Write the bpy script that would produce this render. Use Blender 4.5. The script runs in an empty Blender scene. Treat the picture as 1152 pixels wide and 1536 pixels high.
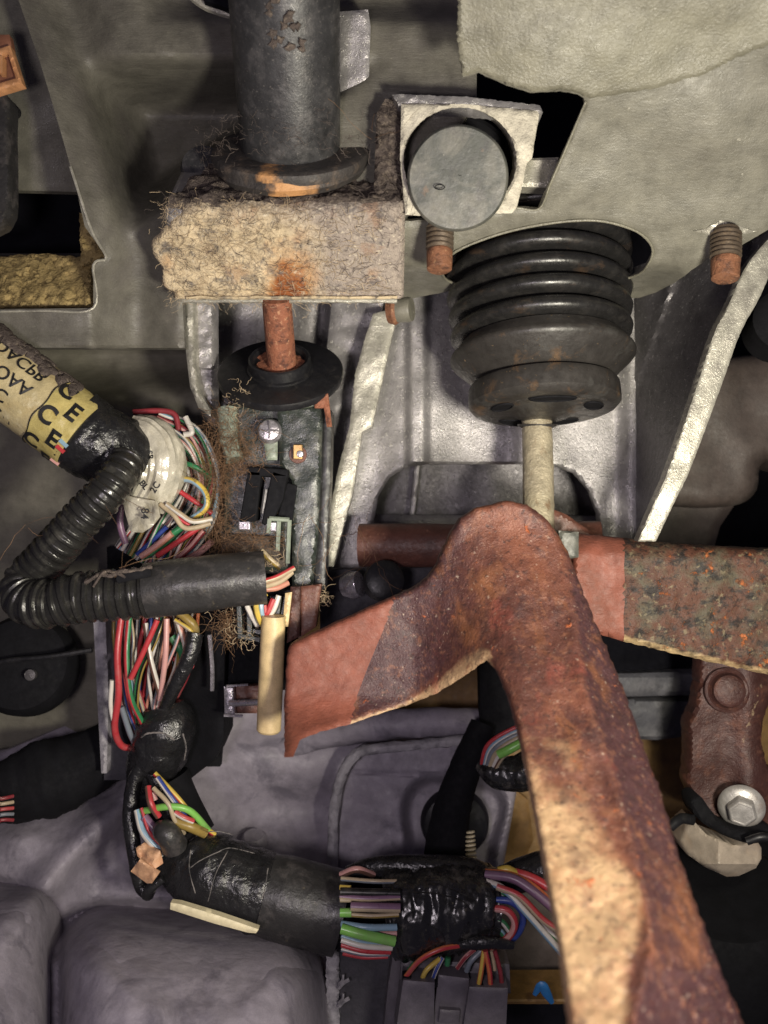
import bpy, bmesh, math, random
import numpy as np
from mathutils import Vector, noise, geometry
R = random.Random(7)
S = bpy.context.scene
COL = S.collection
F = 1390.0                      # focal length in photograph pixels
V = Vector

def P(px, py, d):               # a point of the place, d = millimetres in front of the lens; metres out
    return V(((px - 576.0) * d / F, d, (768.0 - py) * d / F)) * 0.001

# ------------------------------------------------------------------ camera, world, lamps
cam = bpy.data.cameras.new('camera'); co = bpy.data.objects.new('camera', cam); COL.objects.link(co)
co.rotation_euler = (math.pi / 2, 0, 0)
cam.sensor_fit = 'HORIZONTAL'; cam.sensor_width = 36; cam.lens = 36 * F / 1152
cam.clip_start = 0.01; cam.clip_end = 20
cam.dof.use_dof = True; cam.dof.focus_distance = 0.42; cam.dof.aperture_fstop = 12
S.camera = co
S.view_settings.view_transform = 'Standard'; S.view_settings.look = 'None'
S.view_settings.exposure = 0.12; S.view_settings.gamma = 1.0
w = bpy.data.worlds.new('World'); S.world = w; w.use_nodes = True
w.node_tree.nodes['Background'].inputs[0].default_value = (0.42, 0.37, 0.55, 1)
w.node_tree.nodes['Background'].inputs[1].default_value = 0.10

def lamp(name, loc, target, size, power, col, spread=180):
    l = bpy.data.lights.new(name, 'AREA'); l.shape = 'DISK'; l.size = size; l.energy = power; l.color = col; l.spread = math.radians(spread)
    o = bpy.data.objects.new(name, l); COL.objects.link(o); o.location = loc
    o.rotation_euler = (V(target) - V(loc)).to_track_quat('-Z', 'Y').to_euler()
lamp('work_lamp', (0.125, 0.055, -0.075), (0.045, 0.42, 0.03), 0.05, 0.92, (1.0, 0.925, 0.79), 125)
lamp('side_lamp', (0.125, 0.20, -0.015), (0.06, 0.44, 0.06), 0.05, 0.27, (1.0, 0.94, 0.72))
lamp('phone_light', (-0.07, -0.02, -0.03), (-0.02, 0.42, -0.05), 0.05, 0.52, (1.0, 0.88, 0.95))

# ------------------------------------------------------------------ objects
def tag(o, label=None, cat=None, group=None, kind=None):
    if label: o['label'] = label
    if cat: o['category'] = cat
    if group: o['group'] = group
    if kind: o['kind'] = kind
    return o

def thing(name, loc, label, cat, group=None):
    o = bpy.data.objects.new(name, None); COL.objects.link(o); o.location = loc; o.empty_display_size = .01
    return tag(o, label, cat, group)

def world_loc(o):
    l = V(o.location)
    while o.parent: o = o.parent; l += o.location
    return l

class MB:
    def __init__(s): s.v = []; s.f = []; s.m = []; s.attr = []
    def add(s, verts, faces, mi=0, attr=None):
        n = len(s.v); s.v += [tuple(x) for x in verts]
        s.attr += list(attr) if attr is not None else [0.0] * len(verts)
        for k, f in enumerate(faces):
            s.f.append(tuple(i + n for i in f)); s.m.append(mi if isinstance(mi, int) else mi[k])
        return s
    def box(s, c, ax, ay, az, hx, hy, hz):
        c = V(c); ax, ay, az = V(ax) * hx, V(ay) * hy, V(az) * hz
        vs = [c + ax * i + ay * j + az * k for i in (-1, 1) for j in (-1, 1) for k in (-1, 1)]
        return s.add(vs, [(0, 1, 3, 2), (4, 6, 7, 5), (0, 4, 5, 1), (2, 3, 7, 6), (0, 2, 6, 4), (1, 5, 7, 3)])
    def rings(s, rings, caps=True, mi=0, attr=None):
        n = len(rings[0]); vs = [p for r in rings for p in r]; fs = []; ms = []
        for i in range(len(rings) - 1):
            for j in range(n):
                a = i * n + j; b = i * n + (j + 1) % n
                fs.append((a, b, b + n, a + n)); ms.append(mi if isinstance(mi, int) else mi(i, j))
        if caps:
            fs.append(tuple(range(n - 1, -1, -1))); fs.append(tuple((len(rings) - 1) * n + j for j in range(n)))
            ms += [0, 0]
        return s.add(vs, fs, ms, attr)
    def lathe(s, p0, d, prof, n=48, rf=None):        # prof: (t along d, radius) in metres
        d = V(d).normalized(); u = d.orthogonal().normalized(); w_ = d.cross(u); rings = []
        for i, (t, r) in enumerate(prof):
            rings.append([V(p0) + d * t + (u * math.cos(2 * math.pi * j / n) + w_ * math.sin(2 * math.pi * j / n)) * (r * (rf(t, 2 * math.pi * j / n) if rf else 1)) for j in range(n)])
        return s.rings(rings)
    def tube(s, path, rad, n=10, rf=None, mi=0, flat=None, caps=True):
        pts = [V(p) for p in path]; N = len(pts)
        T = [(pts[min(i + 1, N - 1)] - pts[max(i - 1, 0)]).normalized() for i in range(N)]
        u = T[0].cross(V((0.13, 1, 0.21))).normalized(); rings = []; L = 0
        for i in range(N):
            if i: L += (pts[i] - pts[i - 1]).length
            u = (u - T[i] * u.dot(T[i])).normalized(); w_ = T[i].cross(u)
            r = rad[i] if hasattr(rad, '__len__') else rad
            ring = []
            for j in range(n):
                a = 2 * math.pi * j / n; k = r * (rf(L, a) if rf else 1)
                q = u * math.cos(a) * k + w_ * math.sin(a) * k
                if flat: q.y *= flat
                ring.append(pts[i] + q)
            rings.append(ring)
        return s.rings(rings, caps, mi)
    def build(s, name, mat, parent=None, angle=38, bevel=0, smooth=True, loc=None, seg=2, sub=0):
        me = bpy.data.meshes.new(name)
        L = world_loc(parent) if parent else (V(loc) if loc is not None else V(s.v[0]))
        arr = np.array(s.v, dtype=float) - np.array(L)
        me.from_pydata([tuple(x) for x in arr], [], s.f); me.validate()
        for m_ in (mat if isinstance(mat, (list, tuple)) else [mat]): me.materials.append(m_)
        if len(me.polygons) == len(s.m): me.polygons.foreach_set('material_index', s.m)
        if any(s.attr):
            at = me.attributes.new('wear_and_light', 'FLOAT', 'POINT'); at.data.foreach_set('value', s.attr)
        bm = bmesh.new(); bm.from_mesh(me); bmesh.ops.recalc_face_normals(bm, faces=bm.faces); bm.to_mesh(me); bm.free()
        if smooth:
            me.shade_smooth(); me.set_sharp_from_angle(angle=math.radians(angle))
        o = bpy.data.objects.new(name, me); COL.objects.link(o)
        if parent: o.parent = parent
        else: o.location = L
        if bevel:
            b = o.modifiers.new('bevel', 'BEVEL'); b.width = bevel; b.segments = seg; b.limit_method = 'ANGLE'; b.angle_limit = math.radians(40)
            b.harden_normals = False
        return o

def spl(pts, k=8):                                  # Catmull-Rom through points of any dimension
    A = [np.array(p, dtype=float) for p in pts]
    A = [2 * A[0] - A[1]] + A + [2 * A[-1] - A[-2]]; out = []
    for i in range(1, len(A) - 2):
        p0, p1, p2, p3 = A[i - 1:i + 3]
        for j in range(k):
            t = j / k
            out.append(.5 * (2 * p1 + (p2 - p0) * t + (2 * p0 - 5 * p1 + 4 * p2 - p3) * t * t + (3 * p1 - p0 - 3 * p2 + p3) * t ** 3))
    out.append(A[-2]); return out
def pix(pts, k=8): return [P(*q) for q in spl(pts, k)]
from mathutils.bvhtree import BVHTree
def bvh(mb): return BVHTree.FromPolygons([V(v) for v in mb.v], mb.f)
def hug(tree, px, py, off=.0002):                   # the point of a surface met on the way out through (px, py)
    dr = P(px, py, 1000).normalized(); h = tree.ray_cast(V((0, 0, 0)), dr)[0]
    return (h if h is not None else P(px, py, 420)) - dr * off
def hugpath(tree, pts, k=8, off=.0002): return [hug(tree, q[0], q[1], off) for q in spl([p[:2] for p in pts], k)]
def U(d): return d / F * .001                       # metres per photograph pixel at depth d

def plane3(a, b, c):                                # depth of the flat plane through three (px, py, d)
    M = np.array([[a[0], a[1], 1], [b[0], b[1], 1], [c[0], c[1], 1]], float)
    k = np.linalg.solve(M, np.array([1 / a[2], 1 / b[2], 1 / c[2]]))
    return lambda x, y: 1 / (k[0] * x + k[1] * y + k[2])
def flat(d): return lambda x, y: d
def interp(xs, ys): return lambda v: float(np.interp(v, xs, ys))

def resample(pts, step, closed=True, jit=0, seed=1):
    r = random.Random(seed); out = []; n = len(pts)
    for i in range(n if closed else n - 1):
        a = np.array(pts[i], float); b = np.array(pts[(i + 1) % n], float); L = np.linalg.norm(b - a); m = max(1, int(round(L / step)))
        nv = np.array([-(b - a)[1], (b - a)[0]]) / max(L, 1e-6)
        for j in range(m):
            q = a + (b - a) * j / m
            if jit: q = q + nv * r.gauss(0, jit)
            out.append(q)
    if not closed: out.append(np.array(pts[-1], float))
    return out
def rnd(pts, k=5): # smooth closed outline
    A = [np.array(p, float) for p in pts]; n = len(A); out = []
    for i in range(n):
        p0, p1, p2, p3 = A[i - 1], A[i], A[(i + 1) % n], A[(i + 2) % n]
        for j in range(k):
            t = j / k
            out.append(.5 * (2 * p1 + (p2 - p0) * t + (2 * p0 - 5 * p1 + 4 * p2 - p3) * t * t + (3 * p1 - p0 - 3 * p2 + p3) * t ** 3))
    return out
def inside(q, poly):
    x, y = q[:, 0], q[:, 1]; r = np.zeros(len(q), bool); p = np.array(poly); n = len(p)
    for i in range(n):
        x1, y1 = p[i]; x2, y2 = p[i - 1]
        c = ((y1 > y) != (y2 > y)); 
        with np.errstate(divide='ignore', invalid='ignore'):
            r ^= c & (x < (x2 - x1) * (y - y1) / (y2 - y1) + x1)
    return r
def segdist(q, poly, closed=True):
    p = np.array(poly, float); b = np.roll(p, -1, 0); a = p
    if not closed: a, b = p[:-1], p[1:]
    best = np.full(len(q), 1e9)
    for i in range(len(a)):
        ab = b[i] - a[i]; l = max((ab ** 2).sum(), 1e-9)
        t = np.clip(((q - a[i]) @ ab) / l, 0, 1); best = np.minimum(best, np.hypot(*(q - a[i] - t[:, None] * ab).T))
    return best

def relief(mb, outline, D, thick, edge=4, step=8, holes=(), ext=(0, 1, 0), nz=(), attr=None, jit=0, mi=None, lines=(), drop=None):
    """Thick sheet: outline in photograph pixels on the surface D(px,py), rounded rim of `edge` px, noise nz=((scale px, mm),...)"""
    out = resample(outline, step, True, jit); hl = [resample(h, step, True, jit) for h in holes]
    pts = list(out); edges = [(i, (i + 1) % len(out)) for i in range(len(out))]
    for h in hl:
        n = len(pts); pts += h; edges += [(n + i, n + (i + 1) % len(h)) for i in range(len(h))]
    nb = len(pts); fixed = []
    for l in lines:
        l = resample(l, step, False); n = len(pts); pts += l; fixed += l; edges += [(n + i, n + i + 1) for i in range(len(l) - 1)]
    o = np.array(out); lo = o.min(0); hi = o.max(0)
    gx, gy = np.meshgrid(np.arange(lo[0], hi[0], step), np.arange(lo[1], hi[1], step * .87))
    gx = gx + (np.arange(gx.shape[0]) % 2)[:, None] * step * .5
    g = np.c_[gx.ravel(), gy.ravel()]
    ok = inside(g, out) & (segdist(g, out) > step * .55)
    for h in hl: ok &= ~inside(g, h) & (segdist(g, h) > step * .55)
    if fixed: ok &= np.min(np.hypot(g[:, None, 0] - np.array(fixed)[None, :, 0], g[:, None, 1] - np.array(fixed)[None, :, 1]), 1) > step * .5
    g = g[ok]
    if edge:                                        # extra rings so that the rounded rim has rows of its own
        pass
    pts += list(g)
    vs, es, fs, *_ = geometry.delaunay_2d_cdt([V((float(p[0]), float(p[1]))) for p in pts], edges, [], 1, 1e-4)
    q = np.array([(v.x, v.y) for v in vs]); tri = [list(f) for f in fs]
    if hl:
        cen = np.array([q[t].mean(0) for t in tri]); bad = np.zeros(len(tri), bool)
        for h in hl: bad |= inside(cen, h)
        tri = [t for t, b in zip(tri, bad) if not b]
    dist = segdist(q, out)
    for h in hl: dist = np.minimum(dist, segdist(q, h))
    n = len(q); front = []; back = []; at = []; e = V(ext).normalized() * thick * .001
    for i in range(n):
        x, y = q[i]; d = D(x, y); px_mm = d / F
        if edge and dist[i] < edge:
            k = 1 - dist[i] / edge; d += edge * px_mm * (1 - math.sqrt(max(0, 1 - k * k)))
        for sc, am in nz: d += am * noise.noise(V((x / sc, y / sc, sc * 1.7)))
        if drop: d += drop(x, y)
        p = P(x, y, d); front.append(p); back.append(P(x, y, D(x, y) + edge * px_mm) + e)
        at.append(attr(x, y) if attr else 0.0)
    cnt = {}
    for t in tri:
        for a, b in ((0, 1), (1, 2), (2, 0)):
            k = (t[a], t[b]); cnt[tuple(sorted(k))] = cnt.get(tuple(sorted(k)), 0) + 1
    faces = [tuple(t) for t in tri] + [tuple(i + n for i in reversed(t)) for t in tri]
    m = [mi(*q[t].mean(0)) if mi else 0 for t in tri]; m = m + m
    for t in tri:
        for a, b in ((0, 1), (1, 2), (2, 0)):
            if cnt[tuple(sorted((t[a], t[b])))] == 1:
                faces.append((t[b], t[a], t[a] + n, t[b] + n)); m.append(mi(*q[t].mean(0)) if mi else 0)
    return mb.add(front + back, faces, m, at + at)

# ------------------------------------------------------------------ materials
def rgb(h):                                        # hex as seen under white light -> linear
    c = [int(h[i:i + 2], 16) / 255 for i in (0, 2, 4)]
    return tuple(x / 12.92 if x <= .04045 else ((x + .055) / 1.055) ** 2.4 for x in c)
def mat(name, base, layers=(), rough=.6, metal=0.0, bump=(), spec=.5, var=.25, vs=120, coat=0, grain=.18):
    m = bpy.data.materials.new(name); m.use_nodes = True; nt = m.node_tree; N = nt.nodes; L = nt.links
    b = N['Principled BSDF']; tc = N.new('ShaderNodeTexCoord')
    def nz(scale, det=5, off=0, st=(1, 1, 1), ro=.6, dist=0):
        mp = N.new('ShaderNodeMapping'); mp.inputs['Location'].default_value = (off, off * .7 + .3, off * 1.3); mp.inputs['Scale'].default_value = st
        L.new(tc.outputs['Object'], mp.inputs[0])
        t = N.new('ShaderNodeTexNoise'); t.inputs['Scale'].default_value = scale; t.inputs['Detail'].default_value = det
        t.inputs['Roughness'].default_value = ro; t.inputs['Distortion'].default_value = dist
        L.new(mp.outputs[0], t.inputs['Vector']); return t.outputs['Fac']
    def mapr(v, a, c, x=0.0, y=1.0):
        r = N.new('ShaderNodeMapRange'); r.inputs[1].default_value = a; r.inputs[2].default_value = c; r.inputs[3].default_value = x; r.inputs[4].default_value = y
        L.new(v, r.inputs[0]); return r.outputs[0]
    def mix(f, a, c, typ='MIX'):
        x = N.new('ShaderNodeMix'); x.data_type = 'RGBA'; x.blend_type = typ; x.clamp_factor = True
        if hasattr(f, 'links') or not isinstance(f, (int, float)): L.new(f, x.inputs[0])
        else: x.inputs[0].default_value = f
        for s_, i in ((a, 6), (c, 7)):
            if isinstance(s_, tuple): x.inputs[i].default_value = (*s_[:3], 1)
            else: L.new(s_, x.inputs[i])
        return x.outputs[2]
    def mul(a, k):
        x = N.new('ShaderNodeMath'); x.operation = 'MULTIPLY'; L.new(a, x.inputs[0])
        if isinstance(k, (int, float)): x.inputs[1].default_value = k
        else: L.new(k, x.inputs[1])
        return x.outputs[0]
    def addn(a, k):
        x = N.new('ShaderNodeMath'); x.operation = 'ADD'; L.new(a, x.inputs[0])
        if isinstance(k, (int, float)): x.inputs[1].default_value = k
        else: L.new(k, x.inputs[1])
        return x.outputs[0]
    col = mix(mapr(nz(vs, 6, 1.3), .3, .7), tuple(c * (1 - var) for c in base), tuple(min(1, c * (1 + var)) for c in base))
    rg = mapr(nz(vs * 3, 4, 5.1), .3, .7, max(.04, rough - .12), min(1, rough + .12))
    heights = []
    for k, ly in enumerate(layers):
        n_ = nz(ly.get('s', 200), ly.get('det', 7), 2.0 + k * 3.7, ly.get('st', (1, 1, 1)), ly.get('ro', .65), ly.get('dist', 0))
        if ly.get('attr'):
            an = N.new('ShaderNodeAttribute'); an.attribute_name = ly['attr'] if isinstance(ly['attr'], str) else 'wear_and_light'
            f = mapr(addn(mul(n_, ly.get('na', .8)), an.outputs['Fac']), ly['lo'], ly['hi'])
        else: f = mapr(n_, ly['lo'], ly['hi'])
        f = mul(f, ly.get('a', 1.0))
        col = mix(f, col, ly['c'])
        if 'r' in ly:
            rm = N.new('ShaderNodeMix'); rm.data_type = 'FLOAT'; L.new(f, rm.inputs[0]); L.new(rg, rm.inputs[2]); rm.inputs[3].default_value = ly['r']; rg = rm.outputs[0]
        if 'h' in ly: heights.append((f, ly['h']))
    if grain:
        g = mapr(nz(2600, 3, 9.1), .25, .75, 1 - grain, 1 + grain)
        cx = N.new('ShaderNodeCombineColor'); [L.new(g, cx.inputs[i]) for i in range(3)]
        col = mix(1.0, col, cx.outputs[0], 'MULTIPLY')
    L.new(col, b.inputs['Base Color']); L.new(rg, b.inputs['Roughness'])
    b.inputs['Metallic'].default_value = metal; b.inputs['Specular IOR Level'].default_value = spec
    if coat: b.inputs['Coat Weight'].default_value = coat; b.inputs['Coat Roughness'].default_value = .2
    prev = None
    srcs = [(nz(bs[0], bs[2] if len(bs) > 2 else 4, 4.4 + i, bs[3] if len(bs) > 3 else (1, 1, 1)), bs[1]) for i, bs in enumerate(bump)] + heights
    for h, dmm in srcs:
        bn = N.new('ShaderNodeBump'); bn.inputs['Distance'].default_value = abs(dmm) * .001; bn.invert = dmm < 0
        L.new(h, bn.inputs['Height'])
        if prev: L.new(prev, bn.inputs['Normal'])
        prev = bn.outputs[0]
    if prev: L.new(prev, b.inputs['Normal'])
    return m

c_rust, c_rustd, c_rusto = (.17, .06, .035), (.05, .024, .02), (.42, .12, .03)
c_beige = (.55, .40, .22)
m_olive = mat('olive_undercoat_paint', (.165, .158, .128), [dict(c=(.36, .34, .27), s=900, lo=.63, hi=.72, a=.5), dict(c=(.12, .11, .09), s=45, lo=.52, hi=.8, a=.45), dict(c=(.50, .48, .40), s=330, lo=.70, hi=.73, a=.8), dict(c=(.09, .07, .05), s=420, lo=.69, hi=.72, a=.7)], rough=.42, bump=((420, .18, 4, (.5, 1, 1.6)), (1300, .16)))
m_olived = mat('shaded_olive_paint', (.125, .118, .098), [dict(c=(.20, .19, .155), s=22, lo=.50, hi=.72, a=.5), dict(c=(.34, .32, .25), s=700, lo=.63, hi=.72, a=.5, st=(.4, 1, 1.6)), dict(c=(.10, .088, .085), s=30, lo=.5, hi=.75, a=.6)], rough=.5, bump=((420, .25, 4, (.4, 1, 1.8)), (1300, .16)))  # same olive paint, darkened for the shade on the dash panel
m_coat = mat('thick_pebbled_undercoat', (.195, .186, .142), [dict(c=(.29, .28, .215), s=30, lo=.48, hi=.7, a=.5), dict(c=(.12, .11, .085), s=800, lo=.60, hi=.70, a=.4)], rough=.40, bump=((800, .38, 2, (1, 1, 1.5)), (1600, .15)), spec=.55)
m_grey = mat('speckled_grey_primer', (.37, .355, .355), [dict(c=(.62, .60, .56), s=620, lo=.60, hi=.68, a=.8, r=.3, h=.2, ro=.5), dict(c=(.14, .13, .145), s=40, lo=.5, hi=.75, a=.45)], rough=.36, metal=.45, bump=((620, .14), (1500, .22)))
m_bright = mat('cream_seam_paint', (.42, .405, .345), [dict(c=(.24, .225, .20), s=160, lo=.50, hi=.64, a=.6), dict(c=(.62, .60, .52), s=520, lo=.58, hi=.68, a=.7)], rough=.33, metal=.35, bump=((350, .1), (900, .2), (1500, .2)))
m_greyd = mat('shaded_dark_grey', (.125, .118, .122), [dict(c=(.36, .35, .34), s=600, lo=.61, hi=.70, a=.7, ro=.5, h=.2)], rough=.38, metal=.4, bump=((520, .15), (1300, .2)))  # grey darkened for shaded side plate and arch; small dark fittings too
m_white = mat('chalky_cast_block', (.58, .54, .44), [dict(c=(.30, .27, .22), s=230, lo=.56, hi=.72, a=.7), dict(c=(.20, .13, .08), s=90, lo=.64, hi=.78, a=.6)], rough=.75, bump=((380, .9), (1300, .25)))
m_disc = mat('grey_rubber_face', (.065, .069, .061), [dict(c=(.21, .20, .17), s=60, lo=.47, hi=.70, a=.75, dist=.8), dict(c=(.20, .12, .07), s=90, lo=.66, hi=.72, a=.5), dict(c=(.045, .04, .045), s=110, lo=.56, hi=.70, a=.6), dict(c=(.30, .28, .25), s=500, lo=.67, hi=.72, a=.6)], rough=.5, bump=((160, .25), (700, .1), (1500, .06)))
m_rubber = mat('dusty_black_rubber', (.015, .0145, .0145), [dict(c=(.13, .075, .04), s=45, lo=.57, hi=.75, a=.45, st=(1, 1, 3)), dict(c=(.06, .055, .05), s=180, lo=.5, hi=.75, a=.4)], rough=.33, bump=((300, .12), (1400, .05)))
m_rubrust = mat('rust_stained_rubber', (.033, .030, .028), [dict(c=(.15, .085, .04), s=70, lo=.57, hi=.70, a=.6, dist=.6), dict(c=(.42, .27, .12), s=420, lo=.66, hi=.72, a=.7, h=.3), dict(c=(.055, .053, .05), s=45, lo=.55, hi=.6, a=.7)], rough=.45, bump=((400, .2),))
m_collar = mat('dark_scaled_collar', (.045, .04, .038), [dict(c=(.16, .12, .09), s=150, lo=.52, hi=.68, a=.6), dict(c=(.58, .30, .12), s=140, lo=.95, hi=1.25, a=.9, attr='stain', na=1.3)], rough=.6, bump=((300, .6), (1000, .25)))
m_damper = mat('worn_black_metal_tube', (.055, .055, .058), [dict(c=(.20, .19, .19), s=130, lo=.50, hi=.75, a=.6), dict(c=(.36, .33, .30), s=900, lo=.60, hi=.70, a=.5), dict(c=(.02, .02, .02), s=60, lo=.55, hi=.8, a=.6)], rough=.42, metal=.35, bump=((200, .2), (1200, .12)))
m_felt = mat('dust_felted_box', (.60, .49, .325), [
    dict(c=(.30, .26, .24), s=60, lo=.55, hi=.95, a=.85, attr='wear_and_light', na=.7),
    dict(c=(.30, .16, .09), s=85, lo=.58, hi=.68, a=.5, ro=.6),
    dict(c=(.46, .22, .075), s=110, lo=.72, hi=1.12, a=.8, attr='stain', na=.9), dict(c=(.28, .09, .03), s=150, lo=1.0, hi=1.25, a=.9, attr='stain', na=.9),
    dict(c=(.13, .12, .12), s=120, lo=.54, hi=.66, a=.8, dist=1.2, ro=.7), dict(c=(.12, .10, .09), s=300, lo=.54, hi=.66, a=.55, st=(1, 1, 1.8), ro=.6),
    dict(c=(.66, .59, .46), s=500, lo=.57, hi=.68, a=.7)], rough=.95, bump=((420, .9), (1100, .7)), spec=.15)
m_felt2 = mat('dusty_seam', (.50, .41, .27), [dict(c=(.16, .14, .12), s=220, lo=.5, hi=.62, a=.8)], rough=.9, bump=((500, .8),), spec=.1)
m_feltrust = mat('rusty_dust', (.42, .20, .06), [dict(c=(.16, .07, .03), s=240, lo=.5, hi=.7, a=.8), dict(c=(.5, .36, .2), s=500, lo=.58, hi=.7, a=.7)], rough=.95, bump=((400, 1.0),), spec=.1)
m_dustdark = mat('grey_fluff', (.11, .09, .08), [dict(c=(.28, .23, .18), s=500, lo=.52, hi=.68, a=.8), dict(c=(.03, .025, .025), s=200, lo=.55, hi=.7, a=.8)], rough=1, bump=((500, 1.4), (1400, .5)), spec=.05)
m_rod = mat('orange_rusted_rod', (.25, .092, .05), [dict(c=(.06, .025, .02), s=260, lo=.52, hi=.66, a=.8), dict(c=(.55, .30, .17), s=420, lo=.56, hi=.68, a=.8)], rough=.75, bump=((420, .9), (1500, .2)))
m_stud = mat('rusted_stud', (.22, .095, .05), [dict(c=(.07, .035, .025), s=260, lo=.5, hi=.66, a=.8), dict(c=(.42, .24, .13), s=500, lo=.58, hi=.68, a=.75)], rough=.65, bump=((500, .6), (1400, .25)))
m_thread = mat('oily_thread', (.13, .10, .075), [dict(c=(.28, .2, .12), s=500, lo=.5, hi=.7, a=.5)], rough=.45, metal=.5, bump=((900, .1),))
m_pedal = mat('rusted_pedal_steel', (.088, .034, .027), [
    dict(c=(.20, .085, .05), s=70, lo=.45, hi=.85, attr=True, na=.7, a=.8), dict(c=(.43, .29, .165), s=70, lo=.66, hi=1.0, attr=True, na=.9, a=.92),
    dict(c=(.25, .09, .05), s=30, lo=.52, hi=.70, a=.55, st=(1.4, 1, .6)), dict(c=(.052, .024, .029), s=160, lo=.12, hi=-.16, attr=True, na=.35, a=.85), dict(c=(.24, .095, .04), s=42, lo=.54, hi=.68, a=.65, dist=.4, st=(1.5, 1, .7)), dict(c=(.045, .023, .024), s=85, lo=.55, hi=.68, a=.7, dist=.3), dict(c=(.30, .07, .05), s=50, lo=.60, hi=.72, a=.5, st=(1, 1, .5)),
    dict(c=(.23, .10, .06), s=330, lo=.54, hi=.66, a=.55), dict(c=(.03, .016, .016), s=420, lo=.56, hi=.64, a=.7), dict(c=(.46, .12, .04), s=80, lo=.665, hi=.70, a=.9, h=.3), dict(c=(.44, .12, .04), s=260, lo=.66, hi=.70, a=.8, h=.2), dict(c=(.48, .38, .30), s=600, lo=.63, hi=.69, a=.6)],
    rough=.43, metal=.12, bump=((420, .18), (900, .35), (1600, .3)), spec=.5)
m_primer = mat('red_oxide_primer', (.195, .062, .040), [dict(c=(.20, .065, .045), s=260, lo=.5, hi=.7, a=.6), dict(c=(.05, .03, .03), s=120, lo=.72, hi=.76, a=.8)], rough=.6, bump=((500, .35, 4, (1, 1, 2)), (1500, .12)))
m_scale = mat('dark_scaled_rust', (.085, .042, .028), [dict(c=(.32, .12, .045), s=330, lo=.55, hi=.66, a=.85, h=.4), dict(c=(.022, .02, .02), s=300, lo=.50, hi=.60, a=.9), dict(c=(.33, .25, .14), s=520, lo=.60, hi=.68, a=.7), dict(c=(.62, .43, .22), s=120, lo=.75, hi=1.0, attr=True, na=.6, a=.95)], rough=.65, bump=((350, 1.1), (1200, .4)))
m_scaleg = mat('olive_sheen_rust', (.085, .036, .023), [dict(c=(.075, .072, .048), s=60, lo=.48, hi=.62, a=.8), dict(c=(.012, .011, .011), s=150, lo=.50, hi=.60, a=.88, st=(1, 1, 1.4)), dict(c=(.20, .165, .10), s=330, lo=.58, hi=.66, a=.7), dict(c=(.40, .12, .035), s=130, lo=.61, hi=.67, a=.9, h=.3), dict(c=(.012, .011, .011), s=420, lo=.56, hi=.63, a=.7), dict(c=(.55, .40, .21), s=120, lo=.75, hi=1.0, attr=True, na=.6, a=.95)], rough=.55, metal=0, bump=((420, .25), (900, .4), (1500, .25)), spec=.35)
m_brown = mat('brown_rust_tube', (.13, .052, .036), [dict(c=(.34, .17, .11), s=350, lo=.60, hi=.72, a=.7), dict(c=(.05, .025, .02), s=90, lo=.5, hi=.7, a=.6)], rough=.5, bump=((400, .5),))
m_pushrod = mat('dirty_zinc_rod', (.48, .42, .30), [dict(c=(.22, .12, .06), s=200, lo=.56, hi=.70, a=.8, st=(1, 1, .4)), dict(c=(.7, .66, .55), s=600, lo=.60, hi=.7, a=.8)], rough=.45, metal=.35, bump=((500, .6), (1500, .2)))
m_blackp = mat('black_plastic', (.012, .012, .014), [dict(c=(.06, .055, .05), s=240, lo=.55, hi=.75, a=.5)], rough=.42, bump=((500, .12),))
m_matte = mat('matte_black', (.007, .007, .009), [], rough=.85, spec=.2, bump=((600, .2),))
m_tape = mat('black_electrical_tape', (.013, .013, .014), [dict(c=(.10, .09, .085), s=140, lo=.60, hi=.76, a=.5)], rough=.30, bump=((120, 1.0, 3), (420, .5, 3), (1500, .08)), spec=.6)
m_taped = mat('dusty_black_tape', (.030, .029, .029), [dict(c=(.14, .125, .12), s=110, lo=.52, hi=.72, a=.55), dict(c=(.22, .18, .11), s=260, lo=.64, hi=.74, a=.4)], rough=.38, bump=((240, .35, 3), (1200, .1)))
m_conduit = mat('dusty_corrugated_conduit', (.020, .0195, .018), [dict(c=(.12, .115, .095), s=110, lo=.54, hi=.74, a=.55, r=.5)], rough=.27, bump=((300, .2),))
m_green = mat('grey_green_switch_plastic', (.026, .033, .028), [dict(c=(.12, .115, .09), s=90, lo=.53, hi=.68, a=.6), dict(c=(.03, .032, .028), s=200, lo=.54, hi=.66, a=.8), dict(c=(.26, .24, .19), s=700, lo=.6, hi=.7, a=.6)], rough=.34, bump=((300, .18), (1200, .15)), spec=.7)
m_greenl = mat('pale_green_switch_edge', (.26, .30, .24), [dict(c=(.12, .13, .11), s=200, lo=.5, hi=.7, a=.6)], rough=.4, bump=((500, .3),))
m_chrome = mat('scuffed_zinc', (.55, .52, .56), [dict(c=(.2, .19, .2), s=300, lo=.5, hi=.7, a=.6)], rough=.3, metal=.7, bump=((500, .4),))
m_brass = mat('brass_clip', (.55, .36, .15), [], rough=.35, metal=.7)
m_pad = mat('grey_moulded_insulation', (.29, .265, .31), [dict(c=(.34, .31, .35), s=22, lo=.45, hi=.7, a=.7), dict(c=(.10, .092, .12), s=38, lo=.55, hi=.66, a=.6, dist=.6), dict(c=(.14, .13, .16), s=420, lo=.64, hi=.72, a=.5), dict(c=(.42, .40, .42), s=300, lo=.67, hi=.72, a=.5, st=(1, 1, .3))], rough=.55, bump=((110, .5), (500, .12), (1500, .06)))
m_padw = mat('scuffed_insulation_rim', (.36, .345, .37), [dict(c=(.12, .115, .13), s=120, lo=.48, hi=.66, a=.8)], rough=.6, bump=((180, .8), (900, .2)))
m_padd = mat('dark_insulation', (.045, .043, .052), [dict(c=(.08, .075, .09), s=60, lo=.5, hi=.7, a=.6)], rough=.75, bump=((140, .8), (700, .2)))
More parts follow.
